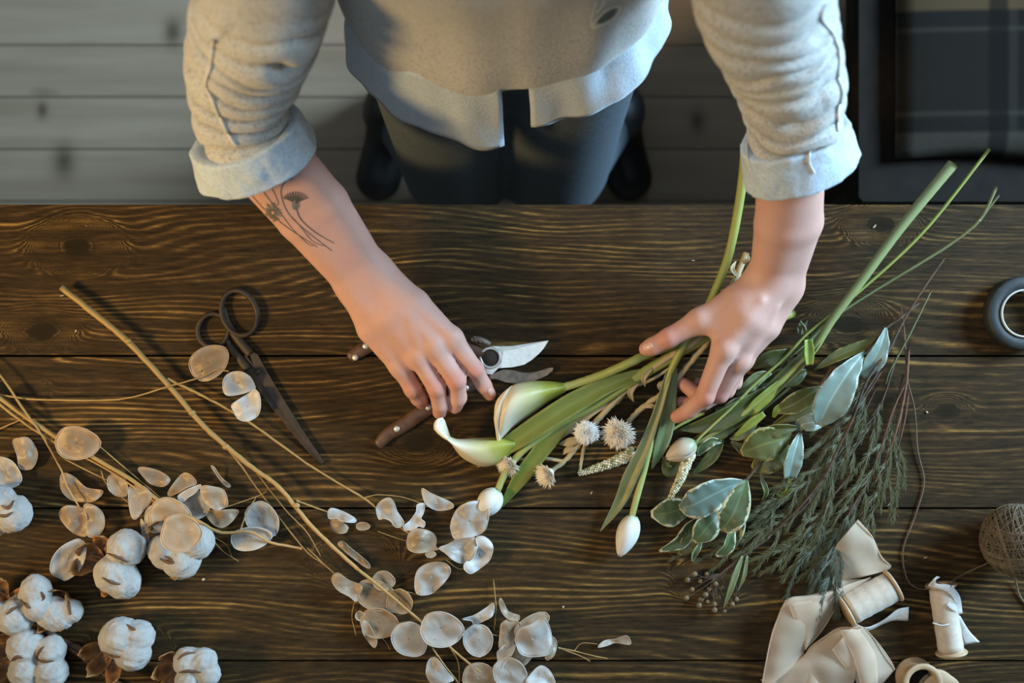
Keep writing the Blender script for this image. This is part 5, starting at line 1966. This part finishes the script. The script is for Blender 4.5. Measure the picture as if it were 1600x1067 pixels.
spike('cream beaded flower spike lying right of the small everlasting heads', (905, 740, .008), (992, 706, .014), .0068, [(985, 710, .013), (1010, 697, .014), (1030, 684, .014), (1062, 664, .014), (1100, 645, .010)])
spike('cream beaded flower spike pointing down beside the variegated leaves', (1046, 780, .010), (1078, 706, .016), .0062, [(1076, 712, .015), (1088, 690, .018), (1110, 668, .020), (1140, 640, .022), (1180, 600, .022), (1225, 560, .022), (1262, 521, .024), (1330, 466, .026), (1440, 365, .034), (1546, 233, .046)])

# ---- variegated branches
def varieg(name, mid, edge_, thr, dens=70):
    t = NT(name)
    v = t.coord()
    n = t.noise(v, 95, 4, .65)
    n3 = t.noise(v, 40, 2)
    f = t.math('ADD', t.attr('g'), t.math('MULTIPLY', t.math('SUBTRACT', n, .5), .95))
    body_ = t.ramp(n3, [(.3, mid[0]), (.7, mid[1])])
    e = t.ramp(f, [(thr, (0, 0, 0)), (thr + .05, (1, 1, 1))])
    colr = t.mix(e, body_, edge_)
    vein = t.ramp(t.attr('g'), [(0, (1, 1, 1)), (.10, (0, 0, 0))])
    colr = t.mix(t.math('MULTIPLY', vein, .45), colr, tuple(min(1, x * 2.2) for x in mid[1]))
    return t.done(t.bsdf(colr, .40, t.bump(t.noise(v, 260, 3), .2, .0005), Specular_IOR_Level=.5))


m_vg = varieg('cream_edged_leaf', ((.060, .088, .034), (.090, .125, .048)), (.46, .45, .28), .80)
m_vb = varieg('cream_edged_blue_leaf', ((.085, .130, .105), (.12, .175, .145)), (.50, .49, .35), .82)
m_sv = varieg('silver_green_leaf', ((.155, .205, .165), (.20, .255, .21)), (.36, .40, .30), .95)
m_ol = varieg('olive_leaf', ((.075, .085, .022), (.105, .115, .03)), (.30, .27, .10), .90)


def branch(label, stem_pix, r0, r1, leaves):
    t_ = thing('variegated_branch', label, 'leafy branch', P(stem_pix[-1][0], stem_pix[-1][1], 0))
    mb = MB()
    stem(mb, stem_pix, r0, r1, 7, .01, 7, .08)
    mb.build('stem', m_brown, t_)
    for pix, ws, mt, fo, ti in leaves:
        mb = MB()
        leaf(mb, pix, [w * .00072 for w in ws], 7, 10, fo, h=.012, tilt=ti, wav=.22)
        mb.build('leaf', mt, t_, solid=.0005)
    return t_


branch('cream-edged leafy branch with a rosette of rounded leaves, lower centre', [(1300, 575, .012), (1255, 640, .014), (1215, 690, .016), (1180, 733, .018), (1166, 750, .020), (1150, 768, .018), (1128, 800, .014)], .0024, .0014, [
    ([(1160, 752, .022), (1138, 761, .030), (1108, 776, .034), (1080, 790, .032), (1061, 792, .026)], [3, 15, 25, 22, 3], m_vb, .10, .15),
    ([(1166, 750, .022), (1158, 772, .030), (1148, 798, .034), (1136, 818, .032), (1125, 827, .028)], [3, 15, 22, 18, 3], m_vg, .12, -.2),
    ([(1080, 795, .010), (1060, 797, .014), (1040, 802, .016), (1017, 803, .012)], [6, 19, 21, 5], m_vg, .1, .1),
    ([(1128, 800, .012), (1112, 815, .020), (1098, 832, .022), (1084, 846, .018)], [5, 18, 19, 4], m_vg, .12, .1),
    ([(1096, 808, .008), (1078, 826, .010), (1062, 846, .010), (1030, 861, .008)], [4, 13, 12, 2], m_vg, .3, .3),
    ([(1100, 812, .006), (1086, 832, .008), (1074, 850, .008), (1062, 866, .006)], [4, 14, 13, 3], m_ol, .2, .1),
    ([(1146, 818, .014), (1140, 836, .018), (1134, 855, .016), (1118, 868, .012)], [3, 9, 11, 3], m_vg, .5, .5),
    ([(1160, 806, .010), (1155, 822, .014), (1148, 838, .012), (1140, 848, .010)], [3, 10, 10, 2], m_vg, .3, -.3),
    ([(1095, 846, .012), (1090, 856, .014), (1084, 866, .012), (1082, 877, .008)], [2, 5, 5, 1], m_vg, .5, .4)])
branch('leafy branch with a long silvery leaf lying across the greenery at right', [(1440, 470, .016), (1400, 502, .020), (1381, 516, .022), (1352, 548, .026), (1310, 590, .020), (1270, 640, .018), (1247, 676, .018), (1215, 692, .014)], .0016, .0012, [
    ([(1351, 549, .030), (1338, 565, .036), (1318, 592, .042), (1296, 628, .040), (1279, 664, .032)], [1, 5, 10, 16, 22, 26, 27, 21, 7], m_sv, .34, .10),
    ([(1384, 512, .026), (1376, 540, .030), (1362, 566, .028), (1346, 588, .022)], [2, 12, 16, 6], m_sv, .45, .2),
    ([(1282, 660, .024), (1268, 660, .026), (1252, 664, .022), (1246, 676, .016)], [8, 14, 10, 2], m_sv, .2, -.2),
    ([(1250, 676, .020), (1243, 700, .026), (1237, 724, .026), (1233, 746, .020)], [3, 12, 15, 10], m_sv, .35, .25),
    ([(1238, 682, .018), (1215, 688, .024), (1188, 696, .026), (1158, 708, .020)], [4, 21, 26, 5], m_ol, .08, .1),
    ([(1232, 694, .012), (1216, 708, .016), (1196, 722, .018), (1177, 734, .012)], [8, 20, 20, 6], m_ol, .08, -.1),
    ([(1190, 668, .010), (1178, 686, .012), (1164, 702, .010), (1142, 690, .008)], [4, 12, 10, 2], m_deep, .2, 0),
    ([(1246, 668, .022), (1226, 670, .026), (1208, 672, .026), (1192, 672, .020)], [3, 9, 10, 3], m_ol, .35, .3),
    ([(1188, 734, .012), (1190, 752, .014), (1195, 768, .014), (1191, 782, .010)], [1.5, 4, 5, 2], m_ol, .7, .5),
    ([(1233, 746, .016), (1232, 760, .014), (1224, 772, .012), (1208, 764, .010)], [1, 5, 6, 2], m_lime, .6, .4)])
branch('olive-leaved branch in the shade between the hand and the silvery leaf', [(1380, 525, .014), (1330, 570, .014), (1285, 605, .016), (1240, 632, .016), (1212, 652, .016)], .0014, .0010, [
    ([(1378, 526, .020), (1350, 540, .022), (1310, 556, .022), (1272, 578, .014)], [2, 8, 9, 1], m_ol, .3, -.4),
    ([(1284, 606, .020), (1262, 618, .026), (1240, 632, .028), (1214, 642, .022)], [3, 12, 15, 5], m_ol, .40, -.25),
    ([(1290, 612, .014), (1266, 634, .018), (1238, 648, .020), (1206, 664, .012)], [3, 10, 10, 1], m_ol, .45, .25),
    ([(1222, 632, .022), (1214, 640, .024), (1208, 652, .020)], [3, 6, 2], m_lime, .3, .2),
    ([(1260, 580, .014), (1238, 590, .018), (1215, 590, .016), (1192, 602, .010)], [4, 14, 13, 2], m_deep, .25, .1)])
for lab, st_p, lv in [('dark leafy stem lying just right of the gripping hand', [(1300, 500, .006), (1262, 534, .008), (1221, 568, .010), (1190, 596, .010), (1159, 627, .010), (1120, 655, .008)], [
        ([(1240, 545, .016), (1222, 556, .020), (1198, 562, .020), (1176, 575, .012)], [3, 11, 12, 2], m_deep, .25, .1), ([(1232, 556, .010), (1215, 580, .012), (1198, 600, .012), (1180, 616, .008)], [3, 10, 10, 2], m_deep, .25, -.2),
        ([(1205, 582, .018), (1184, 590, .020), (1168, 604, .018), (1150, 618, .010)], [3, 10, 10, 2], m_cool, .3, .2), ([(1180, 604, .012), (1186, 628, .014), (1176, 652, .012), (1160, 668, .008)], [3, 10, 10, 2], m_deep, .3, .1),
        ([(1170, 618, .016), (1150, 632, .018), (1134, 642, .016), (1118, 640, .010)], [3, 10, 9, 2], m_cool, .25, 0), ([(1252, 500, .016), (1248, 516, .020), (1256, 530, .022)], [1, 3, 1], m_deep, .4, .2), ([(1262, 500, .018), (1254, 520, .022), (1258, 534, .020)], [1, 3, 1], m_deep, .4, .2)]),
                      ('green leafy stem running under the lime leaf tips toward the bud', [(1250, 590, .005), (1210, 625, .006), (1165, 660, .006), (1120, 690, .006), (1092, 712, .006)], [
        ([(1150, 665, .010), (1128, 676, .014), (1104, 682, .012), (1076, 690, .008)], [3, 9, 9, 1], m_deep, .3, .1), ([(1130, 684, .008), (1118, 704, .010), (1104, 722, .010), (1080, 742, .006)], [2, 9, 8, 1], m_deep, .3, -.2),
        ([(1190, 640, .010), (1172, 664, .012), (1156, 680, .010), (1140, 686, .006)], [2, 9, 8, 1], m_cool, .3, .1), ([(1128, 690, .012), (1112, 690, .016), (1098, 700, .014), (1090, 712, .010)], [2, 7, 7, 1], m_vg, .3, .1)])]:
    t_ = thing('leafy_stem', lab, 'leafy stem', P(st_p[2][0], st_p[2][1], 0))
    mb = MB()
    stem(mb, st_p, .0022, .0012, 7, .01, 7, .05)
    mb.build('stem', m_thin, t_)
    for pix, ws, mt, fo, ti in lv:
        mb = MB()
        leaf(mb, pix, [w * .00072 for w in ws], 7, 8, fo, h=.012, tilt=ti, wav=.25)
        mb.build('leaf', mt, t_, solid=.0005)

# ---- heather-like fern sprigs
m_fern = graded('fern_needles', [(0, (.062, .054, .016)), (.6, (.085, .078, .021)), (1, (.145, .128, .036))], .6, 90, .25)
m_fern2 = graded('bluish_fern_needles', [(0, (.045, .052, .026)), (1, (.090, .098, .052))], .6, 90, .25)


def needles(mb, pts, dens, ln, g0):
    n = len(pts) - 1
    for i in range(n):
        a, b = pts[i], pts[i + 1]
        t = (b - a).normalized()
        N = t.cross(Vector((0, 0, 1))).normalized()
        B = N.cross(t)
        for _ in range(max(1, int((b - a).length * dens))):
            u = R.random()
            p = a.lerp(b, u)
            th = R.uniform(0, 2 * PI)
            d = (t * R.uniform(.8, 1.4) + (N * math.cos(th) + B * math.sin(th) * .6) * R.uniform(.10, .55)).normalized()
            l_ = ln * R.uniform(.6, 1.2)
            s = d.cross(Vector((0, 0, 1)))
            s = (s.normalized() if s.length > .01 else N) * l_ * .036
            q = p + d * l_
            q.z = max(q.z, TZ + .0006)
            m_ = p + d * l_ * .5
            up = Vector((0, 0, l_ * .05))
            mb.add([p - s * .5, p + s * .5, m_ + s + up, m_ - s + up, q], [[0, 1, 2, 3], [3, 2, 4]], [g0, g0, g0 + .2, g0 + .2, min(1, g0 + R.uniform(.2, .6))])


def sprig(label, pix, sides, dens=3600, ln=.0105, mat=None):
    f = thing('heather_sprig', label, 'heather sprig', P(*pix[len(pix) // 2][:2], 0), 'dark needled sprigs in the heap at right')
    mb = MB()
    pts = stem(mb, pix, .0013, .0006, 8, .008, 6, .1)
    mb.build('stem', m_brown, f)
    mb = MB()
    needles(mb, pts[len(pts) // 6:], dens, ln, .1)
    for s in sides:
        q = stem(mb, s, .0006, .0004, 7, .008, 5, .1)
        needles(mb, q, dens, ln, .2)
    mb.build('needles', mat or m_fern, f)
    return f


def sidebits(pix, k, ln, sw):
    """Short side shoots leaving a sprig on alternate sides."""
    q = spline([(a[0], a[1], a[2]) for a in pix], 8)
    out = []
    for i in range(k):
        j = int((.22 + .72 * i / k) * (len(q) - 2))
        p, n_ = q[j], q[j + 1]
        d = (n_ - p)[:2]
        d = d / (np.linalg.norm(d) + 1e-6)
        s = 1 if i % 2 else -1
        e = np.array([d[0] * .9 - d[1] * s * sw, d[1] * .9 + d[0] * s * sw])
        l_ = ln * R.uniform(.7, 1.3)
        out.append([(p[0], p[1], p[2]), (p[0] + e[0] * l_ * .5, p[1] + e[1] * l_ * .5, p[2] + .003), (p[0] + (e[0] * .8 + d[0] * .3) * l_, p[1] + (e[1] * .8 + d[1] * .3) * l_, max(.003, p[2] - .001))])
    return out


for lab, pix, k, ln, mt in [
        ('needled sprig along the upper left side of the heap, ending below the olive leaves', [(1388, 540, .012), (1345, 610, .014), (1300, 680, .014), (1262, 740, .012), (1215, 790, .010), (1165, 845, .008)], 9, 55, 0),
        ('needled sprig in the middle of the heap, crossing under the thick brown twig', [(1400, 560, .010), (1372, 640, .012), (1320, 720, .012), (1270, 780, .010), (1215, 825, .008), (1150, 868, .006)], 10, 60, 0),
        ('needled sprig on the lower right side of the heap, ending above the sheer ribbon', [(1412, 585, .010), (1392, 660, .012), (1362, 740, .012), (1330, 800, .012), (1296, 845, .012), (1262, 872, .010)], 10, 55, 0),
        ('outermost needled sprig at the right edge of the heap, along the cord', [(1414, 610, .008), (1400, 690, .010), (1380, 760, .010), (1350, 820, .010), (1308, 868, .014), (1272, 892, .010)], 9, 48, 0),
        ('needled sprig reaching farthest left, below the cream-edged leaves', [(1372, 600, .006), (1325, 690, .008), (1262, 765, .008), (1200, 815, .006), (1140, 850, .005), (1090, 875, .004)], 10, 55, 0),
        ('needled sprig running between the thick brown twig and the silvery leaf', [(1380, 575, .016), (1340, 640, .018), (1306, 700, .016), (1268, 752, .014), (1232, 772, .012)], 8, 48, 0),
        ('bluish needled sprig whose tip touches the sheer ribbon', [(1345, 770, .016), (1318, 820, .018), (1302, 870, .022), (1298, 905, .022), (1292, 935, .016)], 7, 40, 1),
        ('short needled sprig hooking left at the bottom of the heap', [(1330, 740, .016), (1290, 790, .014), (1268, 830, .012), (1240, 856, .010), (1205, 862, .008)], 7, 45, 0),
        ('short needled sprig pointing straight down, left of the ribbon', [(1300, 790, .012), (1278, 830, .012), (1272, 868, .012), (1280, 895, .008)], 6, 40, 1)]:
    sprig(lab, pix, sidebits(pix, k, ln, .55) + sidebits(pix, 4, ln * 2.0, .26), mat=m_fern2 if mt else m_fern)

# ---- bare stems in the heap
def bare(name, label, cat, mat, main, r0, r1, sides=()):
    t_ = thing(name, label, cat, P(main[len(main) // 2][0], main[len(main) // 2][1], 0))
    mb = MB()
    stem(mb, main, r0, r1, 8, .01, 7, .08)
    mb.build('stem', mat, t_)
    for s in sides:
        mb = MB()
        stem(mb, s, r1 * 1.1, r1 * .7, 7, .01, 6, .08)
        mb.build('side_stem', mat, t_)


bare('cut_stem', 'long forked green stem reaching past the table edge, lower of the thin two', 'stem', m_thin, [(1557, 292, .040), (1532, 342, .036), (1490, 378, .030), (1440, 410, .026), (1390, 440, .022), (1340, 471, .020), (1290, 505, .020), (1262, 530, .018), (1230, 560, .014)], .0018, .0016, [[(1530, 345, .036), (1545, 325, .038), (1562, 304, .040)], [(1262, 528, .020), (1258, 512, .022), (1250, 502, .022)]])
bare('cut_stem', 'short pale green stem at the right edge of the heap', 'stem', m_thin, [(1456, 452, .018), (1430, 505, .016), (1412, 540, .016), (1390, 580, .014), (1384, 600, .010)], .0010, .0013)
bare('brown_twig', 'thick bare brown twig running through the heap', 'twig', m_brown, [(1478, 400, .026), (1440, 455, .026), (1410, 505, .026), (1375, 575, .028), (1342, 630, .028), (1312, 695, .026), (1288, 745, .022), (1262, 785, .016), (1225, 822, .010)], .0013, .0016, [[(1378, 560, .030), (1352, 600, .032), (1330, 660, .030), (1300, 720, .024)], [(1288, 745, .022), (1252, 790, .018), (1200, 840, .010)]])
bare('brown_twig', 'forked reddish twig at the right side of the heap', 'twig', plain('reddish_bark', (.16, .075, .040), .7, .4, 200, .4), [(1420, 545, .012), (1416, 600, .014), (1404, 660, .016), (1388, 710, .014), (1368, 752, .012)], .0014, .0009, [[(1420, 612, .014), (1413, 660, .014), (1400, 705, .012), (1376, 745, .010)], [(1414, 600, .015), (1396, 640, .016), (1380, 690, .014), (1366, 730, .012)]])

# ---- berries
bt = thing('berry_sprig', 'sprig of tiny ochre berries below the needled sprigs', 'berries', P(1110, 925, 0))
mb = MB()
stem(mb, [(1205, 838, .006), (1170, 862, .008), (1140, 885, .010), (1115, 905, .010)], .0014, .0012, 7, .008, 7, .1)
mb.build('stem', m_brown, bt)
m_berry = plain('ochre_berry', (.15, .098, .040), .6, .4, 150, .3)
for x, y in [(1074, 906), (1081, 921), (1072, 934), (1092, 946), (1094, 908), (1102, 929), (1105, 940), (1116, 944), (1116, 953), (1131, 954), (1136, 947), (1144, 944), (1150, 936), (1118, 912), (1128, 918), (1085, 897), (1095, 936), (1104, 897), (1108, 920), (1122, 934)]:
    hh = R.uniform(.006, .014)
    b0 = R.choice([(1140, 885, .010), (1125, 897, .010), (1115, 905, .010)])
    mb = MB()
    stem(mb, [b0, ((b0[0] + x) / 2 + R.uniform(-5, 5), (b0[1] + y) / 2, .012), (x, y, hh)], .0005, .0004, 4, .01, 5)
    mb.build('side_stem', m_brown, bt)
    mb = MB()
    s = R.uniform(.0026, .0036)
    mb.ell(P(x, y, hh), (s, s, s), None, 10, 7, fn=lambda u: 1 - .18 * max(0, u.z) ** 8)
    mb.build('berry', m_berry, bt)
lp = thing('fern_frond', 'two slim green fronds standing out beside the ochre berries', 'leaf', P(1140, 915, 0))
for pix, w in [([(1160, 868, .010), (1150, 895, .014), (1140, 925, .014), (1130, 952, .010)], .0035), ([(1168, 868, .010), (1162, 900, .012), (1152, 925, .010)], .0022)]:
    mb = MB()
    leaf(mb, pix, [.001, w, w * .8, .0004], 6, 6, .4, h=.01, wav=.5)
    mb.build('leaf', m_cool, lp, solid=.0005)

# ---- crumbs on the table
m_crumb = plain('pale_plant_crumb', (.50, .42, .30), .8, .3, 300, .2)
crumbs = [('pale crumb of bark behind the right wrist', 1366, 354, 7, 3), ('small pale crumb on the first plank near the left knot', 119, 517, 5, 2.5), ('pale scrap lying between the stalk tip and the board knot', 97, 462, 7, 2),
          ('pale speck on the third plank below the hanging tulip bud', 880, 948, 4, 3), ('small pale sliver on the third plank at right', 1390, 786, 14, 1.2), ('pale speck by the tape roll', 1555, 470, 4, 2), ('white speck between the cotton bolls and the branch', 318, 905, 5, 4),
          ('thin pale sliver on the first plank above the gripping hand', 1083, 407, 5, 1.2), ('tiny pale speck on the second plank just right of the cord', 1448, 644, 4, 3), ('pale crumb left of the slim spool', 1446, 871, 6, 2.2), ('pale crumb below the cream flower spike at centre', 924, 770, 5, 2)]
proto = None
for lab, x, y, a, b in crumbs:
    if proto is None:
        mb = MB()
        mb.ell((0, 0, .5), (.5, .5, .5), None, 10, 7, fn=lambda u: 1 + .35 * noise.noise(u * 2.2))
        o = proto = mb.build('plant_crumb', m_crumb)
        o.data.transform(Matrix.Translation((0, 0, .0)))
    else:
        o = proto.copy()
        link(o)
    o.location = P(x, y, .0002)
    o.scale = (L(a), L(b), L(min(a, b)) * .7)
    o.rotation_euler = (0, 0, R.uniform(-1, 1))
    tag(o, lab, 'crumb', 'plant crumbs scattered on the planks')
